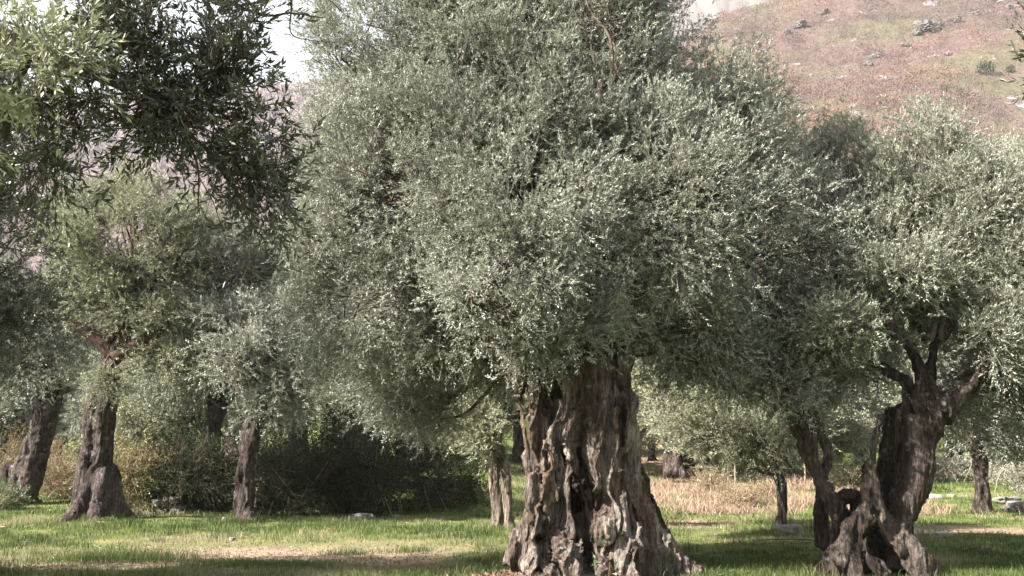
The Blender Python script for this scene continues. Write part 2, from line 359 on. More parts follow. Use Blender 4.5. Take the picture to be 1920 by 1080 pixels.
def crown(C, R, n_sprig, g, ll=.065, lw=.014, sprig=.22, pairs=7, per=20, spread=.30, gap=.40, gscale=.9, droop=.25, mats=('olive', 'twig'),
          tone=.45, tone_amp=.5, core=.45, name='crown', seed=1, up=.5, clean=.6, stickr=.0018, zmin=.5):
    C = np.asarray(C); R = np.asarray(R)
    vol = (R.prod(1))**(2/3.); nb = int(n_sprig/per)
    pts = []; ctr = []; have = 0
    for _try in range(60):
        if have >= nb: break
        k = nb*2
        i = g.choice(len(C), k, p=vol/vol.sum())
        d = nrm(g.normal(size=(k, 3))); r = core+(1-core)*g.random(k)**.6
        q = d*r[:, None]; p = C[i]+q*R[i]
        p = p*1.0
        # lumpy outline
        ln = fbm(p*.8, seed, 3); p = C[i]+q*R[i]*(.62+.76*ln)[:, None]
        ok = fbm(p*gscale, seed+50, 3) > gap*g.uniform(.8, 1.1, k)
        dm = np.full(k, 9.)
        for c_, r_ in zip(C, R):
            dm = np.minimum(dm, (((p-c_)/r_)**2).sum(1)**.5)
        ok &= (dm > clean) | (g.random(k) < .35)
        ok &= p[:, 2] > zmin
        pts.append(p[ok]); ctr.append(C[i][ok]); have += ok.sum()
    bp = np.vstack(pts)[:nb]; bc = np.vstack(ctr)[:nb]; nb = len(bp)
    out = nrm(bp-bc); gc = C.mean(0); out = nrm(out*.6+nrm(bp-gc)*.5)
    low = np.clip(.5-out[:, 2:3], 0, 1)
    bd = nrm(out+np.array([0, 0, 1.])*(up-low*droop*3)+g.normal(size=bp.shape)*.35)   # bough heading
    # sprigs along each bough
    s = g.random((nb, per)); off = g.normal(size=(nb, per, 3))*spread*.36
    along = (s-.6)*spread*2.2
    sp = bp[:, None]+bd[:, None]*along[..., None]+off-np.array([0, 0, 1.])*(s*s*spread*droop)[..., None]
    sd = nrm(bd[:, None]*.55+nrm(off)*.55+g.normal(size=sp.shape)*.45+np.array([0, 0, .25]))
    sp = sp.reshape(-1, 3); sd = sd.reshape(-1, 3); n = len(sp)
    L = sprig*g.uniform(.6, 1.25, n)
    tn = tone+(np.repeat(fbm(bp*1.3, seed+9, 2), per)-.5)*tone_amp*2+g.normal(size=n)*.1
    V, Q, tt = leaves_from_sprigs(sp, sd, L, pairs, ll, lw, tn, g)
    # sprig stems and bough twigs
    e = sp+sd*L[:, None]*.9
    V2, Q2 = sticks(sp, e, stickr, stickr*.5)
    st = bp-bd*spread*1.3+np.array([0, 0, -.05]); k = np.repeat(np.arange(nb), 5); pick = (np.arange(nb)[:, None]*per+np.arange(5)[None]).ravel()
    V3, Q3 = sticks(st[k], sp[pick], stickr*2.2, stickr*1.1)
    nv = len(V); V = np.vstack([V, V2, V3]); Q = np.vstack([Q, Q2+nv, Q3+nv+len(V2)])
    mi = np.zeros(len(Q), np.int32); mi[nv//4:] = 1
    tt = np.concatenate([tt, np.zeros(len(V)-nv)])
    return dict(V=V, Q=Q, mi=mi, tone=tt, mats=[M[mats[0]], M[mats[1]]], boughs=st, name=name, C=C, R=R)
def link_crown(cr, parent, base, name='crown'):
    return obj(name, new_mesh(name, cr['V']-base, [cr['Q']], cr['mats'], {'tone': cr['tone']}, cr['mi']), parent)
def limbs(cr, origin, g, r0, parent, base, nsub=9, matname='limb', spread0=.3, rtip=.012, name='branches', extra=None, k=7, wig=.12):
    mb = MB(); C, R = cr['C'], cr['R']; B = cr['boughs']
    own = np.argmin((((B[:, None]-C[None])/R[None])**2).sum(2), 1)
    origins = np.atleast_2d(origin)
    for i, (c_, r_) in enumerate(zip(C, R)):
        o = origins[np.argmin(((origins-c_)**2).sum(1))]
        o = o+g.normal(size=3)*np.array([1, 1, .3])*spread0*.4
        e = c_+np.array([0, 0, -.25])*r_+nrm(C.mean(0)-c_)*r_*.35*(len(C) > 3)
        ln = np.linalg.norm(e-o)
        m1 = o*.66+e*.34+np.array([0, 0, .10*ln])+g.normal(size=3)*wig*ln*.5; m2 = o*.33+e*.67+np.array([0, 0, .08*ln])+g.normal(size=3)*wig*ln*.6
        pt = catmull([o, m1, m2, e], 9); n = len(pt)
        pt[1:-1] += g.normal(size=(n-2, 3))*.018*r0/.1*.6
        rr = r0*(1-.72*np.linspace(0, 1, n)**.8)*g.uniform(.7, 1.1)
        mb.tube(pt, rr, k+2)
        sel = np.where(own == i)[0]
        if len(sel) == 0: continue
        for j in g.choice(sel, min(nsub, len(sel)), replace=False):
            q0 = g.integers(n//3, n); a = pt[q0]; b_ = B[j]; l2 = np.linalg.norm(b_-a)
            mm = a*.5+b_*.5+g.normal(size=3)*.12*l2+np.array([0, 0, .08*l2])
            mm2 = a*.2+b_*.8+g.normal(size=3)*.08*l2
            p2 = catmull([a, mm, mm2, b_], 5); mb.tube(p2, np.linspace(rr[q0]*.5, rtip*.6, len(p2)), 5)
            for _ in range(3):
                j2 = g.choice(sel); a2 = p2[g.integers(3, len(p2))]; b2 = B[j2]
                if np.linalg.norm(b2-a2) > 1.2*R[i].max(): continue
                m3 = (a2+b2)/2+g.normal(size=3)*.1*np.linalg.norm(b2-a2)
                p3 = catmull([a2, m3, b2], 5); mb.tube(p3, np.linspace(rtip, rtip*.4, len(p3)), 4)
    if extra is not None:
        for pts, rads in extra: 
            mb.tube(pts, rads, 10)
    return obj(name, mb.mesh(name, [M[matname]], base), parent)
# ---------------------------------------------------------------- trunks
def strand(lst, n=8):
    a = np.array([list(P(q[0], q[1], q[2]))+[q[3]*q[2]/F] for q in lst]); a = catmull(a, n)
    return a[:, :3], np.maximum(a[:, 3], .0012)
def gnarl(v, nr, amp, seed, s=1.0, lean=0.0):
    q = v.copy(); q[:, 0] -= lean*q[:, 2]
    w1 = np.stack([fbm(q*1.7/s, seed+1, 2), fbm(q*1.7/s, seed+2, 2), fbm(q*1.7/s, seed+3, 2)], -1)-.5
    qa = q+w1*.34*s
    lump = fbm(qa*2.6/s, seed+4, 2)-.5
    def ridge(f, fz, sd):
        n_ = np.abs(2*vn(qa*np.array([f, f, fz])/s, sd)-1); return 1-np.minimum(1, n_*1.6)**.75   # narrow crests, broad furrows
    rd = ridge(5.5, .55, seed+5); rd2 = ridge(12., 1.3, seed+6); rd3 = ridge(27., 3.2, seed+9)
    kn = vn(qa*np.array([7.5, 7.5, 4.5])/s, seed+8); kn = np.clip((kn-.6)*3., 0, 1)
    fine = fbm(q*np.array([38, 38, 9.])/s, seed+7, 3)-.5
    d = lump*1.3+(rd-.3)*1.3+(rd2-.3)*.75+(rd3-.3)*.38+kn*.4+fine*.35-.58
    return v+nr*(d*amp)[:, None]
def trunk(name, strands, vox, amp, seed, matname, parent, base, s=1.0, balls=(), lean=0, holes=(), smooth=2, lab=None):
    mb = MB()
    for p, r in strands: mb.tube(p, r, 14)
    for c_, r in balls: mb.ball(c_, r)
    me = mb.mesh('tmp', [M[matname]])
    o = bpy.data.objects.new('tmp', me); COL.objects.link(o)
    md = o.modifiers.new('r', 'REMESH'); md.mode = 'VOXEL'; md.voxel_size = vox
    sm = o.modifiers.new('s', 'SMOOTH'); sm.factor = .5; sm.iterations = smooth
    dg = bpy.context.evaluated_depsgraph_get(); m2 = bpy.data.meshes.new_from_object(o.evaluated_get(dg))
    bpy.data.objects.remove(o); bpy.data.meshes.remove(me)
    n = len(m2.vertices); v = np.empty(n*3, np.float32); nr = v.copy()
    m2.vertices.foreach_get('co', v); m2.vertices.foreach_get('normal', nr)
    v = v.reshape(-1, 3).astype(float); nr = nr.reshape(-1, 3).astype(float)
    for c_, rad, dep in holes:
        d = np.linalg.norm((v-np.asarray(c_))/np.asarray(rad), axis=1); k = np.clip(1-d, 0, 1); k = k*k*(3-2*k)
        v = v+np.array([0, 1., 0])*(k*dep)[:, None]
    v = gnarl(v, nr, amp, seed, s, lean)
    m2.vertices.foreach_set('co', (v-base).astype(np.float32).ravel())
    m2.name = name; m2.materials.clear(); m2.materials.append(M[matname])
    m2.polygons.foreach_set('use_smooth', np.ones(len(m2.polygons), bool)); m2.update()
    return obj(name, m2, parent)
def simple_trunk(name, pts, seed, matname, parent, base, vox=.035, amp=.05, roots=4, n=7, s=1.0, more=()):
    """pts (px,py,Y,r_px) from the ground up; roots flare round the foot"""
    g = np.random.default_rng(seed); p, r = strand(pts, n); st = []
    k = 4
    for e_ in more: st.append(strand(e_, n))
    for i in range(k):                                           # fluted trunk of a few fused stems
        th = 2*math.pi*i/k+g.random(); tw = np.linspace(0, g.uniform(-1.2, 1.2), len(p))
        off = np.stack([np.cos(th+tw), np.sin(th+tw), 0*tw], -1)*(r*.42)[:, None]
        st.append((p+off, r*g.uniform(.58, .72)))
    for i in range(roots):
        th = 2*math.pi*(i+g.random()*.6)/roots; d = np.array([math.cos(th), math.sin(th), 0])
        b0 = p[0]; R0 = r[0]
        q = catmull([b0+np.array([0, 0, R0*2.2])+d*R0*.3, b0+np.array([0, 0, R0*.7])+d*R0*.75, b0+d*R0*1.45-np.array([0, 0, R0*.25])], 5)
        st.append((q, np.linspace(R0*.34, R0*.3, len(q))))
    return trunk(name, st, vox, amp, seed, matname, parent, base, s)
# ================================================================ THE SETTING
def axis(lo, hi, flo, fhi, fine, grow=1.12):
    a = list(np.arange(flo, fhi, fine)); st = fine; x = flo
    while x > lo: st = min(st*grow, 12); x -= st; a.insert(0, x)
    st = fine; x = a[-1]
    while x < hi: st = min(st*grow, 12); x += st; a.append(x)
    return np.array(a)
xs = axis(-420, 420, -13, 15, .16); ys = axis(-60, 330, 12, 34, .16)
X, Y = np.meshgrid(xs, ys); Z = ground(X, Y)
co = np.stack([X, Y, Z], -1).reshape(-1, 3); nx = len(xs); ny = len(ys)
i = (np.arange(ny-1)[:, None]*nx+np.arange(nx-1)[None]).reshape(-1)
quads = np.stack([i, i+1, i+nx+1, i+nx], -1)
dirt = np.clip(path_mask(X, Y).ravel()*1.1+(fbm(co*1.5, 31, 3)-.5)*.7*(path_mask(X, Y).ravel() > .05), 0, 1)
_e = (fbm(np.stack([co[:, 0], co[:, 1], 0*co[:, 0]], -1)*.25, 98, 4)-.5)*26
dryg = np.exp(-((co[:, 0]-7.0+_e*.15)/5.5)**4)*np.clip((co[:, 1]-27+_e)/3, 0, 1)
tag(obj('ground', new_mesh('ground', co, [quads], [M['ground']], {'dirt': dirt, 'dry': dryg}, smooth=True)), kind='structure')

def relief(name, material, px0, px1, ncol, ridge, base, nrow, amp, seed, power=1.1, back=.6, nscale=.01):
    """slope of real size: columns fan out from the grove; ridge = [(px, py, distance)]; base = (distance, height)"""
    pxs = np.linspace(px0, px1, ncol); rp = np.array(ridge, float)
    py = np.interp(pxs, rp[:, 0], rp[:, 1]); D = np.interp(pxs, rp[:, 0], rp[:, 2])
    V = []
    T = np.concatenate([np.linspace(0, 1, nrow), [1.15, 1.4]])
    for t in T:
        row = []
        for a, b, d in zip(pxs, py, D):
            top = P(a, b, d); x0 = top[0]*base[0]/d
            if t <= 1: q = np.array([x0+(top[0]-x0)*t, base[0]+(d-base[0])*t, base[1]+(top[2]-base[1])*t**power])
            else: q = np.array([top[0]*t, d*t, top[2]*(1-(t-1)*back*2)])
            row.append(q)
        V.append(row)
    V = np.array(V); n = len(T); flat = V.reshape(-1, 3)
    tt = np.repeat(T, ncol); w_ = np.clip(np.sin(np.clip(tt, 0, 1)*math.pi)*.8+.22*(tt > .5), 0, 1)
    flat[:, 2] += (fbm(flat*nscale, seed, 6)-.5)*amp*2*w_+(fbm(flat*nscale*6, seed+3, 4)-.5)*amp*.28*np.minimum(1, w_*2)
    i = (np.arange(n-1)[:, None]*ncol+np.arange(ncol-1)[None]).reshape(-1)
    q = np.stack([i, i+1, i+ncol+1, i+ncol], -1)
    o = tag(obj(name, new_mesh(name, flat, [q], [M[material]], smooth=True)), kind='structure')
    return o, flat.reshape(n, ncol, 3)
_, HR = relief('hillside', 'hill', 700, 3000, 420, [(600, 520, 420), (900, 400, 430), (1150, 200, 450), (1306, 72, 470), (1354, 30, 480), (1445, 4, 500), (1500, -30, 510), (1600, -90, 540), (1920, -190, 620), (3000, -420, 700)],
                (150, 2), 150, 15, 5, power=1.05, nscale=.011)
_, HM = relief('mountain', 'mountain', -1400, 1500, 360, [(-1400, 60, 1500), (-300, 120, 1500), (150, 175, 1500), (400, 172, 1500), (600, 150, 1500), (800, 90, 1500), (1040, 38, 1500), (1075, 22, 1500), (1110, 0, 1500), (1230, -90, 1500), (1290, 200, 1500), (1500, 400, 1500)],
                (300, 2), 130, 34, 15, power=1.15, nscale=.004)
relief('cliff', 'cliff', 1180, 1800, 140, [(1180, -40, 1700), (1400, -80, 1700), (1520, -120, 1700), (1800, -200, 1700)], (1600, 250), 60, 14, 25, power=1, nscale=.01)

def on_relief(G, n, g, mask=None, tmax=.98):
    nr_, nc = G.shape[:2]; out = []
    a = g.random(n)*(nr_-4)*tmax; b = g.random(n)*(nc-2); i = a.astype(int); j = b.astype(int); fa = (a-i)[:, None]; fb = (b-j)[:, None]
    return (G[i, j]*(1-fa)+G[i+1, j]*fa)*(1-fb)+(G[i, j+1]*(1-fa)+G[i+1, j+1]*fa)*fb
def scrub(name, pts, size, g, k, matname, tone, kind='stuff', squash=.75, fs=.16):
    n = len(pts); d = nrm(g.normal(size=(n, k, 3))); r = g.random((n, k, 1))**.4
    c_ = pts[:, None]+d*r*size[:, None, None]*np.array([1, 1, squash])+np.array([0, 0, .55])*size[:, None, None]
    f = size[:, None, None]*fs*g.uniform(.5, 1.3, (n, k, 1)); a = nrm(g.normal(size=(n, k, 3))+np.array([0, 0, 1.2])); b = nrm(np.cross(a, g.normal(size=(n, k, 3))))
    V = np.stack([c_-a*f, c_+b*f*.45, c_+a*f, c_-b*f*.45], 2).reshape(-1, 3)
    tn = np.clip(np.repeat(tone, k)+g.normal(size=n*k)*.12, 0, 1)
    return new_mesh(name, V, [np.arange(len(V)).reshape(-1, 4)], [M[matname]], {'tone': np.repeat(tn, 4)})
g = np.random.default_rng(21)
def px_of(p): return 960+F*p[:, 0]/(p[:, 1]*math.cos(PITCH)+(p[:, 2]-EYE)*math.sin(PITCH))
def scrub_points(n, thr, sd):
    p = on_relief(HR, n, g); px_ = px_of(p); band = fbm(p*.018, 71, 4)
    keep = (px_ < 2080) & (px_ > 1150) & (band+.10*g.normal(size=len(p)) > thr+.13*np.clip((px_-1600)/350, 0, 1)*np.clip((p[:, 2]-60)/-40+1, 0, 1))
    p = p[keep]; return p, np.clip(.15+(fbm(p*.03, 72, 3)-.42)*2.6+g.normal(size=len(p))*.14, 0, 1)
p, tn = scrub_points(8500, .40, 1); m1 = scrub('bare_oak_wood', p, g.uniform(2.2, 5.6, len(p)), g, 150, 'scrub', tn, fs=.062)
tag(obj('bare_oak_wood', m1), 'leafless grey and rust-brown oaks crowding the steep hillside', 'wood', kind='stuff')
p, tn = scrub_points(42000, .31, 2)
tag(obj('bare_scrub', scrub('bare_scrub', p, g.uniform(.7, 1.9, len(p)), g, 16, 'scrub', tn, fs=.16)), 'low mauve-brown scrub filling the ground between the hillside oaks', 'scrub', kind='stuff')
p = on_relief(HR, 7000, g); px_ = 960+F*p[:, 0]/(p[:, 1]*math.cos(PITCH)+(p[:, 2]-EYE)*math.sin(PITCH))
p = p[(px_ < 2060) & (px_ > 1200) & (fbm(p*.02, 75, 3) > .5)]
tag(obj('green_scrub', scrub('green_scrub', p, g.uniform(.5, 1.5, len(p)), g, 24, 'green_scrub', np.clip(g.random(len(p)), 0, 1), squash=.5)),
    'low yellow-green bushes dotted among the bare scrub of the hillside', 'scrub', kind='stuff')
p = on_relief(HM, 26000, g, tmax=1); px_ = 960+F*p[:, 0]/(p[:, 1]*math.cos(PITCH)+(p[:, 2]-EYE)*math.sin(PITCH))
p = p[(px_ < 1400) & (px_ > -150)]
tag(obj('mountain_wood', scrub('mountain_wood', p, g.uniform(4, 10, len(p)), g, 9, 'scrub', np.clip(.1+(fbm(p*.008, 77, 3)-.45)*1.6, 0, .8), fs=.3)),
    'leafless mauve wood covering the far mountain behind the olive grove', 'wood', kind='stuff')
def hill_hit(px, py, G):
    """nearest relief vertex to a pixel of the photograph"""
    f = G.reshape(-1, 3); dep = f[:, 1]*math.cos(PITCH)+(f[:, 2]-EYE)*math.sin(PITCH)
    u = 960+F*f[:, 0]/dep; v = 540-F*((f[:, 2]-EYE)*math.cos(PITCH)-f[:, 1]*math.sin(PITCH))/dep
    return f[np.argmin((u-px)**2+(v-py)**2+(dep < 0)*1e9)]
def rock_mesh(name, r, seed, matname, k=3, sq=(1, 1, .6), amp=.35):
    bm_v, bm_q = [], []
    n = 9*k; u = np.linspace(-1, 1, n); A, B = np.meshgrid(u, u); one = np.ones_like(A); V = []; Qs = []; off = 0
    for ax in range(3):
        for s_ in (1, -1):
            q = [None]*3; q[ax] = one*s_; q[(ax+1) % 3] = A*s_; q[(ax+2) % 3] = B
            V.append(np.stack(q, -1).reshape(-1, 3)); i = (np.arange(n-1)[:, None]*n+np.arange(n-1)[None]).reshape(-1)
            Qs.append(np.stack([i, i+1, i+n+1, i+n], -1)+off); off += n*n
    V = np.vstack(V); d = nrm(V); boxy = d/np.maximum(np.abs(d).max(1, keepdims=True), .1)*.6+d*.55
    V = boxy*.72; V = V*(1+(fbm(d*1.6+seed*7.3, seed, 4)-.5)*amp*2.4+(vn(d*5+seed, seed+2)-.5)*amp*.5)[:, None]
    return new_mesh(name, V*r*np.array(sq), Qs, [M[matname]], smooth=True)
for k, (a, b, s_, lab) in enumerate([(1745, 52, 5.5, 'large pale crag high on the hillside, biggest of its rock outcrops'), (1715, 62, 3.2, 'pale slab just below the largest crag on the hillside'),
        (1790, 40, 3.6, 'pale rock right of and above the largest crag on the hillside'), (1828, 28, 2.6, 'small pale rock near the top right of the hillside'),
        (1640, 108, 3.0, 'pale rock ledge in the rusty scrub halfway up the hillside'), (1628, 122, 2.2, 'small boulder under the rock ledge amid rusty scrub'),
        (1778, 105, 2.4, 'broken pale rock below the largest crag'), (1500, 50, 3.6, 'long low outcrop near the upper left edge of the hillside'),
        (1475, 62, 2.6, 'low outcrop left end of the ridge-side rocks'), (1545, 28, 3.0, 'outcrop nearest the skyline of the hillside'),
        (1700, 85, 2.2, 'pale boulder between the ledge and the largest crag'), (1890, 16, 2.2, 'pale rock at the upper right of the hillside'),
        (1720, 138, 1.8, 'small pale stone lying above the coppery bushes of the hillside')]):
    q = hill_hit(a, b, HR); o = obj('rock_outcrop', rock_mesh('rock_outcrop', s_*.62, 40+k, 'stone', 3, (1.5, 1, .75), .5), None, q+np.array([0, 0, .2*s_]))
    o.rotation_euler = (g.uniform(-.4, .4), g.uniform(-.5, .2), g.random()*6); tag(o, lab, 'rock', 'pale rock outcrops on the hillside')
for a, b, s_, lab in [(1848, 141, 3.3, 'dark green evergreen bush standing alone on the grassy hillside'), (1893, 137, 1.7, 'smaller dark bush right of the lone evergreen on the hillside'),
                      (1802, 182, 1.7, 'bright green shrub below the lone evergreen on the hillside'), (1768, 168, 1.4, 'small olive-green shrub left of the bright green hillside shrub')]:
    q = hill_hit(a, b, HR); t = thing('evergreen_bush', lab, 'bush', q, 'evergreen bushes on the hillside')
    dark = s_ > 1.6 and b < 150
    obj('crown', scrub('crown', np.array([[0, 0, .1*s_]]), np.array([s_]), g, 900, 'evergreen' if dark else 'green_scrub', np.array([.5 if dark else .3]), squash=.9, fs=.09), t)
    mb = MB(); mb.tube(np.array([[0, 0, -.5], [.1, 0, .3*s_], [0, .1, .8*s_]]), np.array([.2, .15, .06])*s_/2, 6); obj('trunk', mb.mesh('trunk', [M['limb']]), t)

# ================================================================ OLIVE TREES
def base_at(px, py, Y=None):
    q = P(px, py, Y); q[2] = float(ground(q[0], q[1])); return q
# ---- the ancient main tree
g = np.random.default_rng(101)
B0 = base_at(1120, 1060, 14.0)
main = thing('ancient_olive_tree', 'ancient olive tree with massive gnarled hollow trunk and broad silvery crown in the centre', 'olive tree', B0)
def z7(X, Y_): return 900+X/2.077, 560+Y_/2.077
def Sx(Yd, *pts, bulge=None):
    out = []
    for q in pts:
        a, b = z7(q[0], q[1]); yd = q[3] if len(q) > 3 else Yd
        out.append((a, b, yd, q[2]/2.077))
    return strand(out)
st = [
 Sx(13.75, (150, 380, 16), (182, 520, 20), (200, 640, 24), (206, 760, 24), (192, 870, 28), (165, 950, 46), (150, 1030, 50)),
 Sx(13.65, (232, 300, 46), (228, 440, 52), (238, 580, 46), (258, 700, 42), (250, 820, 44), (228, 930, 36), (215, 1040, 44)),
 Sx(13.45, (318, 380, 16), (296, 500, 26), (292, 610, 28), (322, 720, 22), (312, 820, 26), (300, 910, 34, 13.4), (330, 990, 50, 13.2), (372, 1060, 56, 13.05), (400, 1130, 60, 13.0)),
 Sx(13.4, (232, 640, 30), (268, 740, 26), (262, 850, 24), (246, 930, 20), (262, 1010, 26), (270, 1090, 36, 13.2)),
 Sx(13.3, (215, 680, 18), (210, 800, 22), (222, 900, 26), (205, 1000, 24), (190, 1060, 26)),
 Sx(13.45, (338, 300, 26), (336, 420, 30), (352, 560, 28), (380, 680, 24), (408, 800, 26), (430, 900, 44), (456, 990, 40, 13.3), (470, 1080, 52, 13.2)),
 Sx(13.55, (430, 180, 66), (424, 330, 84), (438, 470, 84), (478, 620, 78), (500, 760, 76), (520, 880, 78), (548, 990, 90), (565, 1120, 100)),
 Sx(13.75, (505, 250, 36), (520, 400, 52), (535, 540, 54), (556, 660, 52), (600, 780, 52), (640, 890, 70), (668, 1000, 100), (690, 1120, 110)),
 Sx(13.6, (566, 195, 40), (562, 240, 44), (548, 300, 36), (566, 370, 30), (584, 412, 42), (576, 470, 32), (580, 560, 34), (590, 660, 32), (606, 760, 30), (648, 850, 34), (706, 940, 38), (766, 1020, 46), (812, 1100, 54)),
 Sx(13.35, (420, 520, 22), (452, 640, 30), (474, 740, 30), (462, 830, 26), (478, 912, 48, 13.3), (470, 1010, 30), (500, 1090, 46, 13.1)),
 Sx(13.4, (520, 420, 22), (520, 560, 30), (548, 700, 28), (575, 820, 34), (590, 930, 46, 13.3), (575, 1040, 56, 13.1), (590, 1130, 60, 13.0)),
 Sx(14.6, (300, 250, 90), (310, 500, 105), (330, 750, 130), (330, 950, 150), (330, 1050, 170)),
 Sx(14.7, (470, 200, 100), (480, 500, 110), (520, 750, 130), (580, 950, 150), (600, 1060, 190)),
 # knobby burls on the left face
 Sx(13.28, (262, 560, 20), (282, 640, 16), (268, 720, 22), (300, 780, 14)),
 Sx(13.3, (350, 640, 10), (345, 760, 16), (350, 860, 20), (352, 930, 26)),
]
def z7p(X, Y_, Yd): a, b = z7(X, Y_); return P(a, b, Yd)
balls = [(z7p(480, 905, 13.2), .17), (z7p(574, 410, 13.62), .17), (z7p(262, 760, 13.32), .12), (z7p(222, 860, 13.3), .12)]
holes = [(z7p(276, 400, 13.3), (.17, .5, .30), .55), (z7p(306, 560, 13.2), (.10, .5, .5), .3), (z7p(322, 820, 13.2), (.06, .5, .4), .25), (z7p(392, 900, 13.2), (.09, .5, .55), .5), (z7p(420, 1020, 13.2), (.11, .6, .35), .5),
         (z7p(235, 945, 13.1), (.13, .4, .10), .3), (z7p(470, 800, 13.2), (.13, .4, .2), .22), (z7p(600, 900, 13.3), (.1, .4, .3), .15)]
trunk('trunk', st, .0135, .07, 5, 'bark_main', main, B0, 1.0, balls, lean=.12, holes=holes, smooth=2)
mainblobs = [(760, 330, 14.2, 215, 235), (960, 170, 14.6, 250, 250), (1140, 130, 15.0, 195, 215), (980, -110, 14.8, 300, 190), (720, 70, 14.8, 180, 180),
    (1350, 270, 14.6, 140, 185), (1470, 470, 14.8, 165, 190), (1240, 420, 13.8, 220, 200), (1000, 400, 13.2, 225, 185), (690, 560, 14.6, 155, 175), (780, 700, 15.8, 160, 105),
    (1040, 560, 13.7, 165, 85), (1300, 610, 14.1, 165, 110), (650, 330, 15.2, 105, 170), (1130, -60, 15.2, 180, 160), (930, 300, 16.8, 340, 280), (1250, 350, 17.2, 240, 230), (880, 600, 14.9, 130, 120), (1430, 190, 15.0, 80, 90), (1340, 690, 14.4, 110, 55), (1050, 610, 13.0, 120, 50), (985, 665, 13.2, 55, 35), (1110, 600, 13.2, 70, 40), (800, 765, 16.4, 110, 50), (960, 480, 12.8, 150, 110), (620, 450, 14.6, 90, 120), (830, 640, 14.2, 120, 60), (900, 560, 12.6, 110, 65), (1000, 255, 13.7, 210, 115), (1190, 270, 14.0, 170, 115), (830, 240, 13.9, 150, 120), (900, 60, 14.0, 170, 130), (1120, 40, 14.2, 140, 130)]
C, R = blobs_px(mainblobs)
cr = crown(C, R, 112000, g, ll=.053, lw=.0138, sprig=.18, pairs=7, per=20, spread=.25, gap=.36, gscale=1.2, tone=.5, tone_amp=.6, seed=11, core=.35)
link_crown(cr, main, B0)
tops = np.array([z7p(200, 330, 14.0), z7p(330, 260, 14.2), z7p(440, 180, 14.0), z7p(556, 215, 13.9), z7p(300, 260, 14.8), z7p(480, 200, 14.8)])
ex = []
for a in [[(230, 340, 14.0, 50), (190, 230, 14.0, 36), (140, 100, 14.0, 24), (90, -60, 14.0, 14)], [(330, 330, 14, 60), (290, 200, 14, 40), (250, 60, 14.0, 28), (130, -180, 14, 16)], [(440, 240, 14, 60), (420, 120, 14, 42), (370, 0, 14, 26), (330, -160, 14, 16)],
          [(556, 260, 13.9, 34), (570, 180, 14, 28), (640, 60, 14, 20), (720, -80, 14, 12)], [(480, 230, 14.2, 60), (520, 60, 14.3, 44), (560, -200, 14.4, 30)]]:
    ex.append(Sx(13.8, *[(q[0], q[1], q[3], q[2]) for q in a]))
limbs(cr, tops, g, .10, main, B0, nsub=12, matname='limb', extra=ex)

# ---- the right-hand hollow tree
g = np.random.default_rng(102)
B1 = base_at(1630, 1060, 14.0)
rt = thing('hollow_olive_tree', 'old olive tree with two grey stems splayed from one twisted hollow base on the right', 'olive tree', B1)
def z4(Yd, *pts):
    return strand([(1400+q[0]/2.077, 560+q[1]/2.077, q[3] if len(q) > 3 else Yd, q[2]/2.077) for q in pts])
st = [
 z4(13.9, (172, 340, 14), (178, 400, 24), (200, 460, 40), (226, 520, 40), (246, 590, 31), (272, 660, 28), (300, 730, 32), (340, 800, 38), (372, 870, 40), (392, 950, 46), (395, 1060, 60)),
 z4(14.0, (225, 500, 22), (255, 430, 14), (262, 360, 9), (280, 300, 7)),
 z4(14.0, (262, 470, 22), (290, 540, 22), (312, 600, 20), (305, 660, 20), (285, 720, 20)),
 z4(15.2, (292, 740, 14), (286, 800, 20), (288, 860, 24), (292, 920, 28), (296, 965, 32)),
 z4(13.7, (528, 450, 24), (508, 530, 26), (495, 620, 26), (488, 720, 36), (500, 790, 46), (545, 870, 48), (600, 950, 50), (648, 1010, 52), (690, 1070, 56), (715, 1130, 56)),
 z4(13.9, (715, 480, 56), (695, 560, 46), (680, 640, 46), (660, 720, 50), (625, 800, 46), (600, 870, 42), (600, 950, 44), (600, 1050, 60)),
 z4(13.95, (640, 470, 40), (640, 560, 32), (640, 640, 34), (620, 720, 30), (590, 790, 30)),
 z4(14.5, (600, 440, 60), (590, 560, 62), (575, 680, 58), (570, 800, 60), (560, 900, 80), (540, 1000, 100), (530, 1060, 110)),
 z4(13.9, (455, 640, 16), (462, 700, 20), (465, 780, 24), (450, 850, 30)),
 z4(13.6, (480, 800, 26), (440, 850, 34), (400, 910, 34), (370, 980, 40), (330, 1050, 52), (290, 1090, 50)),
 z4(13.55, (490, 850, 24), (450, 910, 24), (440, 970, 26), (430, 1040, 36), (420, 1110, 40)),
 z4(14.1, (360, 780, 26), (400, 770, 30), (430, 790, 26), (440, 850, 40)),
 z4(14.2, (400, 880, 70), (420, 980, 100), (430, 1060, 120)),
 z4(13.4, (470, 940, 20), (500, 1020, 24), (540, 1080, 30)),
 z4(13.9, (720, 500, 50), (700, 400, 50), (690, 300, 32), (640, 200, 24), (560, 110, 18), (520, 20, 14)),
 z4(14.0, (760, 450, 40), (840, 370, 26), (900, 310, 20), (980, 200, 15)),
 z4(14.2, (640, 460, 40), (620, 330, 24), (500, 250, 15), (450, 180, 11)),
 z4(14.4, (700, 400, 40), (725, 250, 22), (740, 120, 16)),
]
trunk('trunk', st, .017, .042, 8, 'bark_right', rt, B1, 1.0, [(P(1400+222/2.077, 560+478/2.077, 13.95), .2), (P(1400+740/2.077, 560+430/2.077, 14), .26)], lean=0,
      holes=[(P(1400+560/2.077, 560+700/2.077, 13.7), (.2, .7, .9), .5), (P(1400+500/2.077, 560+960/2.077, 13.5), (.2, .6, .25), .5)])
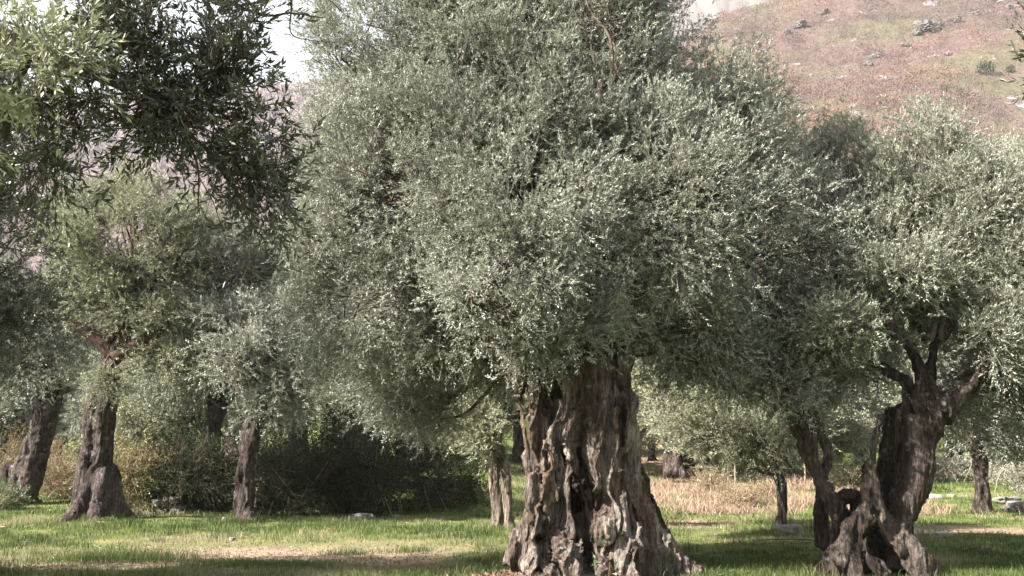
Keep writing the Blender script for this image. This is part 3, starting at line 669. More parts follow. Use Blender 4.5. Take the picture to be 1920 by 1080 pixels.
rb = [(1720, 345, 15.2, 115, 145), (1572, 320, 16.0, 75, 110), (1830, 440, 14.8, 130, 150), (1650, 480, 14.9, 150, 150), (1885, 350, 16.0, 95, 80), (1910, 590, 14.4, 150, 140), (1770, 540, 14.7, 115, 75),
      (1560, 590, 14.9, 150, 120), (1470, 700, 14.5, 110, 75), (1840, 735, 14.6, 110, 60), (1620, 690, 14.8, 110, 60), (2030, 420, 15.5, 150, 200), (1780, 500, 17, 190, 190), (1990, 730, 15, 120, 110), (1390, 660, 15.2, 90, 70), (1700, 500, 13.8, 90, 50), (1850, 630, 13.8, 70, 55), (1480, 735, 13.7, 62, 36), (1530, 740, 14.2, 50, 34), (1570, 600, 13.8, 80, 50)]
C, R = blobs_px(rb)
cr = crown(C, R, 52000, g, ll=.054, lw=.0142, sprig=.18, per=20, spread=.25, gap=.39, gscale=1.2, tone=.42, tone_amp=.8, mats=('olive_warm', 'twig'), seed=12)
link_crown(cr, rt, B1)
limbs(cr, np.array([P(1830, 700, 14.1), P(1672, 615, 14.0), P(1752, 640, 14.4), P(1490, 770, 14.0), P(1640, 640, 14.3)]), g, .045, rt, B1, nsub=15)
tuft_C, tuft_R = blobs_px([(1572, 215, 16, 25, 40), (1715, 210, 15.2, 28, 30)])

# ---- the row of olive trees on the left
def olive(label, cat_group, foot, trunkpts, blobs, nspr, seed, bark, ll, lw, name='olive_tree', mats=('olive', 'twig'), tone=.5, vox=.035, amp=.05, org=None, r0=.09, per=18, spread=.3, gap=.42,
          limbmat='limb', nsub=10, tone_amp=.7, roots=4, pairs=6, sprig=.22, extra_strands=None, gscale=1.0, wig=.12, tn=7, stickr=.003, rtip=.012, more=()):
    g = np.random.default_rng(seed); Bp = base_at(*foot)
    t = thing(name, label, 'olive tree', Bp, cat_group)
    pts = [(a, b, yd, r) for a, b, yd, r in trunkpts]
    p0, r_ = strand([pts[0]]*1+pts[1:], tn) if False else (None, None)
    # drop the first point of the trunk on the ground
    simple_trunk('trunk', pts, seed, bark, t, Bp, vox, amp, roots, tn, more=more)
    C, R = blobs_px(blobs)
    cr = crown(C, R, int(nspr*1.5), g, ll=ll*.88, lw=lw*.85, sprig=sprig, per=per, spread=spread, gap=gap, tone=tone, mats=mats, seed=seed, tone_amp=tone_amp, pairs=pairs, gscale=gscale, stickr=stickr)
    link_crown(cr, t, Bp)
    o = np.array([P(*q) for q in (org or [pts[-1][:3]])])
    ex = [strand(e) for e in (extra_strands or [])]
    limbs(cr, o, g, r0, t, Bp, nsub=nsub, matname=limbmat, extra=ex, wig=wig, rtip=rtip)
    return t
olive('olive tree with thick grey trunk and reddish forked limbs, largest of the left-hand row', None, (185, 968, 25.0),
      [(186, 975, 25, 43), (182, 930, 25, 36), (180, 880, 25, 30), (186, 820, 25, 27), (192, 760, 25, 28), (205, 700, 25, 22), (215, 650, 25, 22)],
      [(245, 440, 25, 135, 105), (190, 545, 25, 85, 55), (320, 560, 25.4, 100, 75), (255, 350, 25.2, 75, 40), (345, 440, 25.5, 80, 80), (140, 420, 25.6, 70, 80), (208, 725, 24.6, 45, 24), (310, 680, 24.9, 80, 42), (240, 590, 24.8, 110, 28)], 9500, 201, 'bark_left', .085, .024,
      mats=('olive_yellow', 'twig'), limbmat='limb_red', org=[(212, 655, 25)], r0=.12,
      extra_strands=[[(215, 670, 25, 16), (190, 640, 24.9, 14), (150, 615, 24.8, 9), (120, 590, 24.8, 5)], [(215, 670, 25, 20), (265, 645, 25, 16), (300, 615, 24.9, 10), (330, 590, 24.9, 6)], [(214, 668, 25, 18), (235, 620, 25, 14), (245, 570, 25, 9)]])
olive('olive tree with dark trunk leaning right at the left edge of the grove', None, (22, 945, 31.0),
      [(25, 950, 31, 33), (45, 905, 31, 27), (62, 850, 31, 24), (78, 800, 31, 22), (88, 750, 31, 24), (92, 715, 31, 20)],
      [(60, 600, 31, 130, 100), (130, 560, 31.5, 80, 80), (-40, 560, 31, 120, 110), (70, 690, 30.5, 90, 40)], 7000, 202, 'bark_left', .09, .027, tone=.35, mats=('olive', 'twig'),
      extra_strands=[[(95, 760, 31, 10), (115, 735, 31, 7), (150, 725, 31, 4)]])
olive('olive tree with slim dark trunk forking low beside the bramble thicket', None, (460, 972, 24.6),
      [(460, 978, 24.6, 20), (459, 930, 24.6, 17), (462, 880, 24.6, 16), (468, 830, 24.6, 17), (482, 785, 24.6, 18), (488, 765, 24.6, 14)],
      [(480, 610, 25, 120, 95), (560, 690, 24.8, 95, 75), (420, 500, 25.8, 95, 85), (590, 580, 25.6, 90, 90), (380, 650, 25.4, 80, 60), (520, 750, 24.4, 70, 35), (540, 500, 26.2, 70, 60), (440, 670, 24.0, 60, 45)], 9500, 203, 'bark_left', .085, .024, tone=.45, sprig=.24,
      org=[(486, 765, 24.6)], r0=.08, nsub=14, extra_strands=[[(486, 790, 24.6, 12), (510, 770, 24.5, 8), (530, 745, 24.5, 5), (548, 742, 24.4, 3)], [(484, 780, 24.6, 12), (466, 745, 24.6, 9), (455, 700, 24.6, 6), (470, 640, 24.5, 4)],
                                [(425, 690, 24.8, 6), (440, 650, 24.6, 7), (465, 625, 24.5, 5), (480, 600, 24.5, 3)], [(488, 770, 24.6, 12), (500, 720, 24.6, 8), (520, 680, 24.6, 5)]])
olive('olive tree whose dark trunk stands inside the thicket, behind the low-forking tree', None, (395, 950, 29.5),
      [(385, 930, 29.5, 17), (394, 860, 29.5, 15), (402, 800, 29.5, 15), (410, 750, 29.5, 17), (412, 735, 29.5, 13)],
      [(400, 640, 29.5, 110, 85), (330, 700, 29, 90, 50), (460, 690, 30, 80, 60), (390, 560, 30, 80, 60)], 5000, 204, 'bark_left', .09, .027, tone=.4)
olive('small pale olive tree with twin fused stems just left of the ancient trunk', None, (940, 990, 21.7),
      [(931, 1000, 21.7, 11), (930, 950, 21.7, 9.5), (926, 900, 21.7, 9), (928, 850, 21.7, 10), (936, 800, 21.7, 9)],
      [(925, 790, 21.7, 62, 50), (890, 770, 22, 60, 40), (930, 700, 22, 70, 60)], 2600, 205, 'bark_pale', .08, .021, mats=('olive_yellow', 'twig'), tone=.55, vox=.02, amp=.025,
      r0=.05, roots=0, more=[[(955, 1002, 21.65, 10), (952, 950, 21.65, 8.5), (950, 910, 21.65, 9), (944, 870, 21.7, 9), (936, 835, 21.7, 9)]])
olive('slim olive tree with short dark stem standing between the two old trees', None, (1460, 988, 21.7),
      [(1463, 994, 21.7, 11), (1466, 950, 21.7, 9), (1463, 910, 21.7, 10), (1452, 880, 21.7, 9), (1450, 868, 21.7, 6)],
      [(1440, 830, 21.7, 80, 42), (1350, 800, 22.2, 95, 60), (1500, 790, 22.4, 90, 55), (1420, 750, 22.5, 120, 50), (1300, 760, 23, 70, 60), (1560, 820, 23, 60, 40)], 5200, 206, 'bark_right', .08, .021, mats=('olive_yellow', 'twig'), tone=.6, vox=.018, amp=.022, r0=.03, roots=3, gap=.46, nsub=16,
      org=[(1450, 870, 21.7)], sprig=.26, limbmat='twig_dark', stickr=.004,
      extra_strands=[[(1455, 885, 21.6, 4), (1435, 888, 21.5, 3), (1415, 878, 21.4, 2.5), (1400, 880, 21.4, 1.5)], [(1456, 895, 21.6, 4), (1438, 875, 21.6, 3), (1420, 860, 21.6, 2)], [(1460, 880, 21.7, 5), (1475, 860, 21.7, 3), (1490, 835, 21.7, 2)]])
olive('olive tree with short grey trunk on the grassy slope right of the hollow tree', None, (1842, 962, 27.0),
      [(1843, 968, 27, 18), (1841, 930, 27, 13), (1839, 890, 27, 12), (1836, 850, 27, 14), (1832, 820, 27, 10)],
      [(1850, 770, 27, 130, 65), (1930, 800, 27.5, 90, 70), (1765, 770, 27.4, 80, 60), (1860, 690, 27.5, 120, 60)], 5200, 207, 'bark_right', .085, .025, tone=.5, vox=.028)
olive('olive tree with rough trunk on the dry slope, seen right of the ancient trunk', None, (1260, 885, 40.0),
      [(1262, 890, 40, 19), (1260, 850, 40, 15), (1261, 820, 40, 15), (1262, 790, 40, 13)],
      [(1250, 740, 40, 100, 70), (1320, 730, 40.5, 80, 60), (1190, 720, 41, 70, 60), (1350, 790, 40.5, 60, 40)], 4200, 208, 'bark_right', .12, .034, tone=.55, vox=.04, mats=('olive_yellow', 'twig'))
olive('olive tree with thin straight trunk, up the slope left of the rough far trunk', None, (1222, 858, 52.0),
      [(1221, 862, 52, 8), (1221, 830, 52, 6.5), (1222, 800, 52, 6)],
      [(1220, 760, 52, 75, 50), (1170, 740, 53, 60, 50)], 2200, 209, 'bark_right', .14, .04, tone=.5, vox=.05, amp=.03)
# ---- trees beyond: two prototypes, copied
def far_tree(seed, mats, tone):
    g = np.random.default_rng(seed); t = thing('far_olive_tree', 'x', 'olive tree', (0, 0, 0)); base = np.zeros(3)
    st = []
    lean = g.uniform(-.2, .2)
    for i in range(3):
        th = 2.1*i+g.random(); zz = np.linspace(-.3, 2.0, 8); off = .17
        st.append((np.stack([math.cos(th)*off+lean*zz*.5, math.sin(th)*off+0*zz, zz], -1), np.interp(zz, [-.3, .3, 1.4, 2], [.34, .22, .19, .16])))
    trunk('trunk', st, .05, .06, seed, 'bark_right', t, base)
    C = np.array([[0, 0, 3.6], [1.3, .2, 3.1], [-1.2, -.3, 3.2], [.2, 1.2, 3.3], [-.1, -1.2, 3.0], [.6, -.5, 4.4], [-.7, .5, 4.3], [1.6, -.9, 2.3], [-1.6, .9, 2.2], [-1.0, -1.3, 2.2]]); C = C+g.normal(size=C.shape)*.2
    R = g.uniform(.9, 1.3, (len(C), 1))*np.array([[1, 1, .85]])
    cr = crown(C, R, 5500, g, ll=.13, lw=.04, sprig=.32, per=16, spread=.4, gap=.42, tone=tone, mats=mats, seed=seed, pairs=6, stickr=.005)
    link_crown(cr, t, base); limbs(cr, np.array([[lean, 0, 1.9]]), g, .1, t, base, nsub=6, rtip=.02)
    return t
protos = [far_tree(301, ('olive', 'twig'), .45), far_tree(302, ('olive_yellow', 'twig'), .5)]
used = [False, False]
def put_far(k, px, Y, sc, rot, label, group):
    t = protos[k]
    if used[k]:
        r = t.copy(); COL.objects.link(r)
        for ch in list(t.children):
            c_ = ch.copy(); COL.objects.link(c_); c_.parent = r
        t = r
    used[k] = True
    q = P(px, 850, Y); t.location = (q[0], Y, float(ground(q[0], Y))-.1); t.rotation_euler = (0, 0, rot); t.scale = (sc, sc, sc)
    t['label'] = label; t['group'] = group
far = [
 (0, 15, 42, 1.1, 'pale olive tree at the left edge behind the leaning dark trunk'), (1, 110, 46, 1.0, 'pale olive tree seen between the two leftmost trunks'),
 (0, 235, 40, .95, 'olive tree with pale trunk peeping out just right of the thick grey trunk'), (1, 330, 39, 1.05, 'silvery olive tree directly above the dark brambles and stone heap'),
 (0, 560, 42, 1.15, 'olive tree behind the crown of the slim low-forking tree'), (1, 650, 40, 1.1, 'olive tree behind the middle of the dark thicket'),
 (0, 760, 46, 1.2, 'olive tree behind the right end of the dark thicket'), (1, 700, 58, 1.3, 'hazy olive tree farther back, over the right half of the dark thicket'),
 (0, 180, 60, 1.3, 'hazy olive tree farthest back behind the thick grey trunk'), (1, 440, 54, 1.3, 'hazy olive tree far behind the slim low-forking trunk'),
 (0, 40, 62, 1.3, 'hazy olive tree farthest back at the left edge'), (1, 860, 52, 1.1, 'far olive tree just left of the small twin-stemmed tree'),
 (1, 1130, 44, 1.1, 'far olive tree hidden mostly behind the ancient trunk'), (0, 1180, 62, 1.3, 'farthest olive tree just right of the ancient trunk'),
 (1, 1330, 50, 1.15, 'far olive tree right of the rough far trunk and stump'), (0, 1400, 45, 1.1, 'pale green olive tree behind the slim dark-stemmed tree, to its left'),
 (1, 1480, 43, .95, 'pale green olive tree beside the leaning stem of the hollow tree'), (0, 1290, 70, 1.5, 'big hazy olive tree high behind the rough far trunk'),
 (1, 1440, 66, 1.4, 'big hazy olive tree high behind the slim dark-stemmed tree'), (0, 1050, 60, 1.3, 'hazy far olive tree behind the left half of the ancient trunk'),
 (1, 980, 48, 1.1, 'far olive tree between the twin-stemmed little tree and the ancient trunk'), (0, 1560, 40, 1.05, 'olive tree seen between the two stems of the hollow tree, at left'),
 (1, 1620, 47, 1.2, 'olive tree seen through the fork of the hollow tree'), (0, 1700, 52, 1.3, 'olive tree behind the thick right stem of the hollow tree'),
 (1, 1790, 50, 1.2, 'far olive tree between the hollow tree and the short grey trunk'), (0, 1880, 46, 1.1, 'olive tree behind and right of the short grey trunk'),
 (1, 1960, 55, 1.3, 'olive tree cut by the right edge beyond the grassy slope'), (0, 1830, 66, 1.5, 'big hazy olive tree farthest back above the short grey trunk'),
 (1, 1560, 64, 1.5, 'big hazy olive tree farthest back behind the leaning stem')]
for n_, (k, px, Y_, sc, lab) in enumerate(far):
    put_far(k, px, Y_, sc, n_*1.7, lab, 'far olive trees closing the view behind the grove')

# ---- overhanging tree, top left: trunk out of the frame, branches in
g = np.random.default_rng(103)
BL = np.array([-5.0, 5.0, 0.0]); BL[2] = float(ground(-5.0, 5.0))
ov = thing('overhanging_olive_tree', 'nearest olive tree, its dark leafy branches hanging into the top left corner', 'olive tree', BL)
mb = MB(); zz = np.linspace(-.3, 2.4, 12); mb.tube(np.stack([-5.0+.12*zz, 5.0+0*zz, zz], -1), np.interp(zz, [-.3, .3, 1.5, 2.4], [.62, .42, .34, .3]), 14)
obj('trunk', mb.mesh('trunk', [M['bark_left']], BL, vfun=None), ov)
L_blobs = [(250, 150, 4.8, 110, 50, .2), (250, 70, 4.8, 140, 100, .4), (430, 110, 4.9, 120, 110, .35), (330, 210, 4.8, 150, 60, .3), (470, 230, 4.9, 70, 80, .25), (500, 340, 5.0, 48, 75, .2), (90, 200, 4.7, 110, 60, .3), (450, 10, 4.9, 60, 30, .2),
           (615, 25, 5.0, 40, 22, .08), (490, 415, 5.0, 45, 45, .15), (430, 330, 4.9, 40, 40, .12), (260, 255, 4.8, 120, 22, .15), (60, 330, 4.9, 60, 60, .3)]
C, R = blobs_px(L_blobs)
C2 = np.array([[-2.2, 4.3, 5.0], [-4.9, 5.6, 4.0], [-3.4, 5.4, 5.3], [-2.6, 5.4, 5.2], [-4.4, 6.0, 4.6]]); R2 = np.full((5, 3), .7); R2[:, 2] = .6
cr = crown(C, R, 1300, g, ll=.055, lw=.0145, sprig=.15, pairs=6, per=9, spread=.15, gap=.44, gscale=3.2, tone=.45, tone_amp=.6, mats=('olive_shaded', 'twig_dark'), seed=31, up=.25, droop=.5, core=.2, clean=.2, stickr=.0013)
link_crown(cr, ov, BL)
def PL(*q): return strand([(a, b, y_, r*.62) for a, b, y_, r in q])
ex = [PL((-300, -20, 4.4, 60), (-60, 40, 4.5, 36), (60, 95, 4.6, 24), (140, 128, 4.7, 17), (210, 155, 4.75, 13), (270, 187, 4.8, 10), (340, 240, 4.85, 7), (400, 290, 4.9, 5)),
      PL((210, 155, 4.75, 11), (225, 90, 4.8, 11), (235, 30, 4.8, 9), (260, -60, 4.8, 8)), PL((60, 95, 4.6, 20), (30, 160, 4.6, 12), (10, 260, 4.7, 8)),
      PL((270, 187, 4.8, 8), (330, 200, 4.85, 6), (400, 190, 4.9, 5), (470, 200, 4.95, 3), (540, 190, 5, 2)),
      PL((340, 240, 4.85, 5), (370, 310, 4.9, 3.5), (372, 380, 4.9, 2), (374, 400, 4.9, 1)), PL((400, 290, 4.9, 4), (440, 350, 4.9, 3), (470, 420, 4.95, 2), (500, 450, 5, 1)),
      PL((260, 200, 4.8, 4), (240, 250, 4.8, 2.5), (215, 290, 4.8, 1.2)), PL((300, 215, 4.8, 4), (310, 260, 4.8, 2.5), (290, 300, 4.8, 1.2)), PL((330, 230, 4.85, 4), (300, 290, 4.85, 2), (250, 330, 4.85, 1)),
      PL((235, 30, 4.8, 8), (330, -10, 4.9, 6), (450, 10, 4.9, 4), (540, -10, 5, 4), (545, 60, 5, 2), (580, 75, 5, 1.5), (630, 80, 5, 1)), PL((540, 0, 5, 3), (600, -10, 5, 3), (640, 20, 5, 1.5)),
      PL((372, 330, 4.9, 2), (400, 380, 4.9, 1.6), (420, 440, 4.9, 1.2), (440, 480, 4.9, .8)), PL((150, 130, 4.7, 10), (170, 180, 4.7, 4), (140, 230, 4.7, 2), (150, 280, 4.7, 1)),
      (catmull([[-4.7, 5.0, 2.2], [-4.0, 4.6, 3.0], P(-300, -20, 4.4)], 6), np.linspace(.3, .16, 13)), (catmull([[-4.7, 5.0, 2.2], [-4.4, 4.2, 3.2], [-3.4, 3.6, 4.2]], 6), np.linspace(.28, .08, 13))]
limbs(cr, np.array([P(60, 95, 4.6), P(210, 155, 4.75), P(270, 187, 4.8), P(400, 290, 4.9), P(235, 30, 4.8), P(400, 190, 4.9), P(450, 10, 4.9)]), g, .014, ov, BL, nsub=16, matname='twig_dark', extra=ex, rtip=.0035, k=5, spread0=.05)
cr2 = crown(C2, R2, 2200, g, ll=.07, lw=.018, sprig=.2, pairs=6, per=14, spread=.25, gap=.40, gscale=1.5, tone=.5, mats=('olive_shaded', 'twig_dark'), seed=33)
link_crown(cr2, ov, BL, 'upper_crown')
C, R = blobs_px([(30, 50, 4.35, 110, 80, .3), (110, 120, 4.3, 60, 50, .12), (-70, 150, 4.3, 110, 90, .3)])
link_crown(crown(C, R, 330, g, ll=.055, lw=.0145, sprig=.15, pairs=6, per=9, spread=.15, gap=.42, gscale=3.2, tone=.6, mats=('olive_yellow', 'twig'), seed=35, up=.3, droop=.4, core=.2, clean=.2, stickr=.0013), ov, BL, 'sunlit_sprays')  # sunlight on these sprays is also painted in by brighter, yellower leaves
# ---- shaded tree at the left edge, nearer than the row
g = np.random.default_rng(104)
BM = np.array([-9.4, 12.8, 0.0]); BM[2] = float(ground(-9.4, 12.8))
em = thing('edge_olive_tree', 'shady olive tree whose dark crown fills the left edge of the view', 'olive tree', BM)
p_ = np.stack([np.linspace(-9.4, -9.0, 12), np.full(12, 12.8), np.linspace(-.3, 2.6, 12)], -1)
trunk('trunk', [(p_+np.array([.12*math.cos(a), .12*math.sin(a), 0]), np.linspace(.42, .2, 12)) for a in (0, 2, 4)], .05, .06, 71, 'bark_left', em, BM)
C, R = blobs_px([(10, 330, 12.4, 100, 90), (-10, 470, 12.4, 110, 130), (50, 600, 12.6, 75, 75), (-120, 600, 12.3, 130, 120), (-60, 240, 12.6, 120, 120), (-30, 130, 12.8, 120, 100)])
C3 = np.array([[-8.3, 12.0, 4.6], [-8.2, 13.2, 5.4], [-9.6, 13.6, 4.6], [-9.6, 11.6, 5.0], [-10.6, 12.8, 4.2], [-8.6, 11.4, 3.4]]); R3 = np.full((6, 3), 1.3)
C = np.vstack([C, C3]); R = np.vstack([R, R3])
cr = crown(C, R, 15000, g, ll=.066, lw=.018, sprig=.2, per=18, spread=.28, gap=.40, tone=.4, seed=41, mats=('olive_shaded', 'twig_dark')); link_crown(cr, em, BM)
limbs(cr, np.array([[-9.0, 12.8, 2.5]]), g, .12, em, BM, nsub=10)
# ---- sprigs of a neighbouring tree at the right edge
g = np.random.default_rng(105)
BR = np.array([7.2, 4.6, 0.]); BR[2] = float(ground(7.2, 4.6))
er = thing('neighbouring_olive_tree', 'olive tree mostly out of view whose leaf tips poke into the top right edge', 'olive tree', BR)
p_ = np.stack([np.linspace(7.2, 7.0, 12), np.full(12, 4.6), np.linspace(-.3, 2.3, 12)], -1)
trunk('trunk', [(p_+np.array([.1*math.cos(a), .1*math.sin(a), 0]), np.linspace(.36, .16, 12)) for a in (0, 2, 4)], .05, .05, 72, 'bark_left', er, BR)
C, R = blobs_px([(1985, 40, 5.2, 58, 60, .15), (1980, 165, 5.2, 48, 35, .12), (2040, 100, 5.2, 90, 120, .3), (2150, 60, 5.2, 150, 160, .5)]); C = np.vstack([C, [[5.6, 5.0, 3.9], [6.8, 4.4, 4.4], [8.2, 4.8, 4.0], [7.2, 3.6, 3.7]]]); R = np.vstack([R, np.full((4, 3), 1.1)])
cr = crown(C, R, 4600, g, ll=.058, lw=.013, sprig=.15, pairs=6, per=8, spread=.15, gap=.3, gscale=3, tone=.5, mats=('olive_shaded', 'twig_dark'), seed=43, stickr=.0013); link_crown(cr, er, BR)
limbs(cr, np.array([[7.0, 4.6, 2.3]]), g, .09, er, BR, nsub=8, rtip=.004)
# ================================================================ UNDERGROWTH
def bush(label, cat, name, C, R, n, seed, mats, ll, lw, stems=14, group=None, gap=.36, tone=.45, pairs=4, sprig=.3, floor=None):
    g = np.random.default_rng(seed); C = np.array(C, float); R = np.array(R, float)
    b = np.array([C[0][0], C[0][1], float(ground(C[0][0], C[0][1]))]); t = thing(name, label, cat, b, group)
    C[:, 2] += ground(C[:, 0], C[:, 1])
    cr = crown(C, R, n, g, ll=ll, lw=lw, sprig=sprig, pairs=pairs, per=10, spread=.25, gap=gap, mats=mats, seed=seed, core=.3, up=.4, droop=.4, clean=0, tone=tone, gscale=1.4, tone_amp=.7, stickr=.003, zmin=b[2]+.02)
    link_crown(cr, t, b, 'foliage')
    if stems < 8: return t
    mb = MB()
    for _ in range(stems):
        j = g.integers(len(C)); a = C[j]+g.normal(size=3)*R[j]*.5; a[2] = float(ground(a[0], a[1]))-.05
        e = C[j]+nrm(g.normal(size=3)+np.array([0, 0, .8]))*R[j]*.9; m = (a+e)/2+np.array([g.normal()*.2, g.normal()*.2, .35])
        mb.tube(catmull([a, m, e], 6), np.linspace(.014, .004, 13), 5)
    obj('stems', mb.mesh('stems', [M['dry_stem']], b), t)
    return t
def gp(px, Y): q = P(px, 850, Y); return [q[0], q[1]]
def bl(lst): return [[*gp(a, y), z] for a, y, z, *_ in lst], [[r[3], r[4], r[5]] for r in lst]
c_, r_ = bl([(240, 27.6, .85, 1.0, .8, 1.0), (290, 28.2, .9, .9, .8, 1.0), (205, 29, 1.2, .8, .8, .9)])
bush('sunlit bramble bush with yellow-green and rusty leaves beside the thick grey trunk', 'bramble', 'bramble_bush', c_, r_, 2600, 501, ('bramble_autumn', 'dry_stem'), .06, .035)
c_, r_ = bl([(300, 27.4, .75, .8, .3, .35), (370, 27.8, .9, 1.1, .9, 1.2), (330, 28.6, 1.2, .9, .8, 1.1), (420, 28.5, 1.0, 1.0, .9, 1.2)])
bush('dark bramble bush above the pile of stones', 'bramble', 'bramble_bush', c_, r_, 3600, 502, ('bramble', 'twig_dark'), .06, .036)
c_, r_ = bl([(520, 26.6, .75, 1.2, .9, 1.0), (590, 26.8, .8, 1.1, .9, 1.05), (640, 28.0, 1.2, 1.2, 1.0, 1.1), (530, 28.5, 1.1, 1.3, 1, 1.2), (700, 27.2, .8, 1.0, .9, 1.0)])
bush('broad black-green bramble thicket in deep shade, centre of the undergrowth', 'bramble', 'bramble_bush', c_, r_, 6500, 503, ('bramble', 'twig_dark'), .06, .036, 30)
c_, r_ = bl([(760, 28.4, 1.0, 1.1, .9, 1.0), (800, 29.4, 1.2, .9, .8, .9), (740, 30.5, 1.4, 1.4, .9, 1.2), (620, 31, 1.3, 1.6, .9, 1.4), (690, 30, 1.5, 1.2, .9, 1.2), (830, 28.5, .5, .9, .7, .6), (875, 29.5, .45, .8, .7, .5)])  # last two low dark clumps stand in for a shadowed bank
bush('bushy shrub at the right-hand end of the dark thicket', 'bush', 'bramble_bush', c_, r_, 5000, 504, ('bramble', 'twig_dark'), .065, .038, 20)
c_, r_ = bl([(130, 33, .7, 1.1, .7, .9), (170, 32, .6, .8, .7, .8)])
bush('tangle of dry rusty brambles between the two leftmost trunks', 'bramble', 'bramble_bush', c_, r_, 1700, 505, ('bramble_autumn', 'dry_stem'), .06, .03, 16, tone=.15)
c_, r_ = bl([(75, 36, 1.0, 1.4, .9, 1.1), (20, 36.5, 1.0, 1.5, .9, 1.0)])
bush('rusty bramble tangle at the left edge, behind the leaning dark trunk', 'bramble', 'bramble_bush', c_, r_, 1500, 515, ('bramble_autumn', 'dry_stem'), .06, .03, 16, tone=.2)
for k_, (px, Y_, rr, lab) in enumerate([(1385, 30.5, .5, 'low dry bramble clump in the straw left of the slim dark stem'), (1325, 36, .7, 'low dry bramble clump in the straw below the broken stump'), (1425, 34, .45, 'small dry bush right behind the slim dark stem')]):
    c_, r_ = bl([(px, Y_, rr*.4, rr, rr, rr*.7), (px+14, Y_+.4, rr*.3, rr, rr*.8, rr*.5)])
    bush(lab, 'bush', 'dry_bush', c_, r_, int(500*rr/.5), 520+k_, ('bracken_green', 'dry_stem'), .05, .022, 12, tone=.45)
c_, r_ = bl([(15, 29.6, .22, .5, .4, .35), (-30, 30, .25, .6, .4, .35)])
bush('tuft of bright green weeds at the left edge below the leaning trunk', 'plant', 'weed_clump', c_, r_, 500, 506, ('herb', 'dry_stem'), .09, .03, 4)
c_, r_ = bl([(1150, 13.15, .08, .12, .08, .1), (1125, 13.2, .06, .1, .08, .07)])
bush('small leafy green plant sprouting at the foot of the ancient trunk', 'plant', 'leafy_plant', c_, r_, 60, 507, ('herb', 'dry_stem'), .05, .032, 6, pairs=3, sprig=.12, gap=0)
c_, r_ = bl([(1640, 36, .5, 1.0, .8, .6), (1585, 36, .45, .8, .6, .55)])
bush('low dark bush seen between the two stems of the hollow tree', 'bush', 'dark_bush', c_, r_, 900, 508, ('bramble', 'twig_dark'), .07, .035)
for k_, (a_, lab) in enumerate([((1890, 38, .6, 1.2, .8, .7), 'grey-green bush right of the short grey trunk'), ((1770, 40, .5, 1.0, .8, .6), 'grey-green bush left of the short grey trunk, beyond the slope'), ((1935, 35, .5, .9, .7, .6), 'grey-green bush cut by the right edge')]):
    c_, r_ = bl([a_]); bush(lab, 'bush', 'grey_bush', c_, r_, 650, 530+k_, ('olive', 'dry_stem'), .08, .03, 10)

# ---- stones
def stone(px, Y, r, label, seed, sq=(1.2, 1, .6), group=None, cat='stone', name='stone', dz=0, matname='stone'):
    x, y = gp(px, Y); z = float(ground(x, y)); o = obj(name, rock_mesh(name, r, seed, matname, 1, sq), None, (x, y, z+r*.22+dz))
    o.rotation_euler = (0, 0, seed*1.3); return tag(o, label, cat, group)
stone(1472, 20.6, .21, 'grey boulder on the grass in front of the slim dark-stemmed tree', 601, (1.5, 1, .62), name='boulder', cat='boulder')
stone(1755, 19.6, .17, 'pale flat stone on the path right of the hollow tree', 602, (1.5, 1, .5), matname='stone_pale')
stone(1722, 20.0, .09, 'small stone left of the pale flat stone by the path', 603)
stone(1745, 33, .22, 'white stone on the upper grass just right of the hollow tree', 604, matname='stone_pale')
stone(1778, 34, .14, 'smaller white stone right of the white stone on the upper grass', 605, matname='stone_pale')
stone(1920, 29, .4, 'dark grey rock at the right edge beside the short grey trunk', 606, (1.8, 1, .5), name='boulder', cat='boulder')
stone(1880, 31, .3, 'dark rock between the short grey trunk and the rock at the right edge', 607, (1.8, 1, .5), name='boulder', cat='boulder')
stone(1306, 13.9, .09, 'pinkish stone against the right-hand root of the ancient trunk', 608, (1, 1, .9))
stone(965, 13.35, .12, 'half-buried pale stone at the left foot of the ancient trunk', 609, (1.5, 1, .4))
stone(985, 13.25, .08, 'small stone in the wood chips left of the ancient trunk', 610)
stone(680, 26.2, .22, 'flat pale stone under the front of the dark thicket', 611, (1.8, 1, .5))
stone(745, 26.6, .13, 'small stone at the right foot of the dark thicket', 612)
stone(443, 19.7, .07, 'small pale stone in the grass at the far side of the path', 613, matname='stone_pale')
stone(1340, 20.5, .05, 'tiny white stone in the grass midway between the two old trees', 614, matname='stone_pale')
stone(1545, 17.5, .07, 'white pebble beside the left foot of the hollow tree', 615, matname='stone_pale')
stone(8, 21.5, .12, 'pale flat stone in the grass at the far left', 616, (1.7, 1, .4), matname='stone_pale')
for n_, (px, Y_, r, dz) in enumerate([(222, 27.2, .17, .05), (238, 27.1, .16, 0), (284, 26.9, .17, 0), (300, 26.8, .15, .28), (316, 26.9, .18, .32), (330, 26.8, .15, .36), (286, 26.7, .14, -.02), (310, 26.8, .16, .05), (338, 26.9, .2, .12), (356, 27.0, .17, 0), (268, 26.9, .12, .05), (232, 27.3, .15, .28), (322, 26.6, .1, -.02), (347, 26.6, .12, -.02)]):
    stone(px, Y_+.35, r*.88, 'rough limestone lump in the tumbled stone heap under the dark brambles', 620+n_, (1.2, 1, .8), 'stones tumbled from an old wall under the brambles', dz=dz)
for px, Y_, l in [(427, 25.3, 'left-hand of the two pale stones before the slim low-forking trunk'), (457, 25.2, 'right-hand of the two pale stones before the slim low-forking trunk')]:
    stone(px, Y_, .08, l, 650+px, matname='stone_pale')
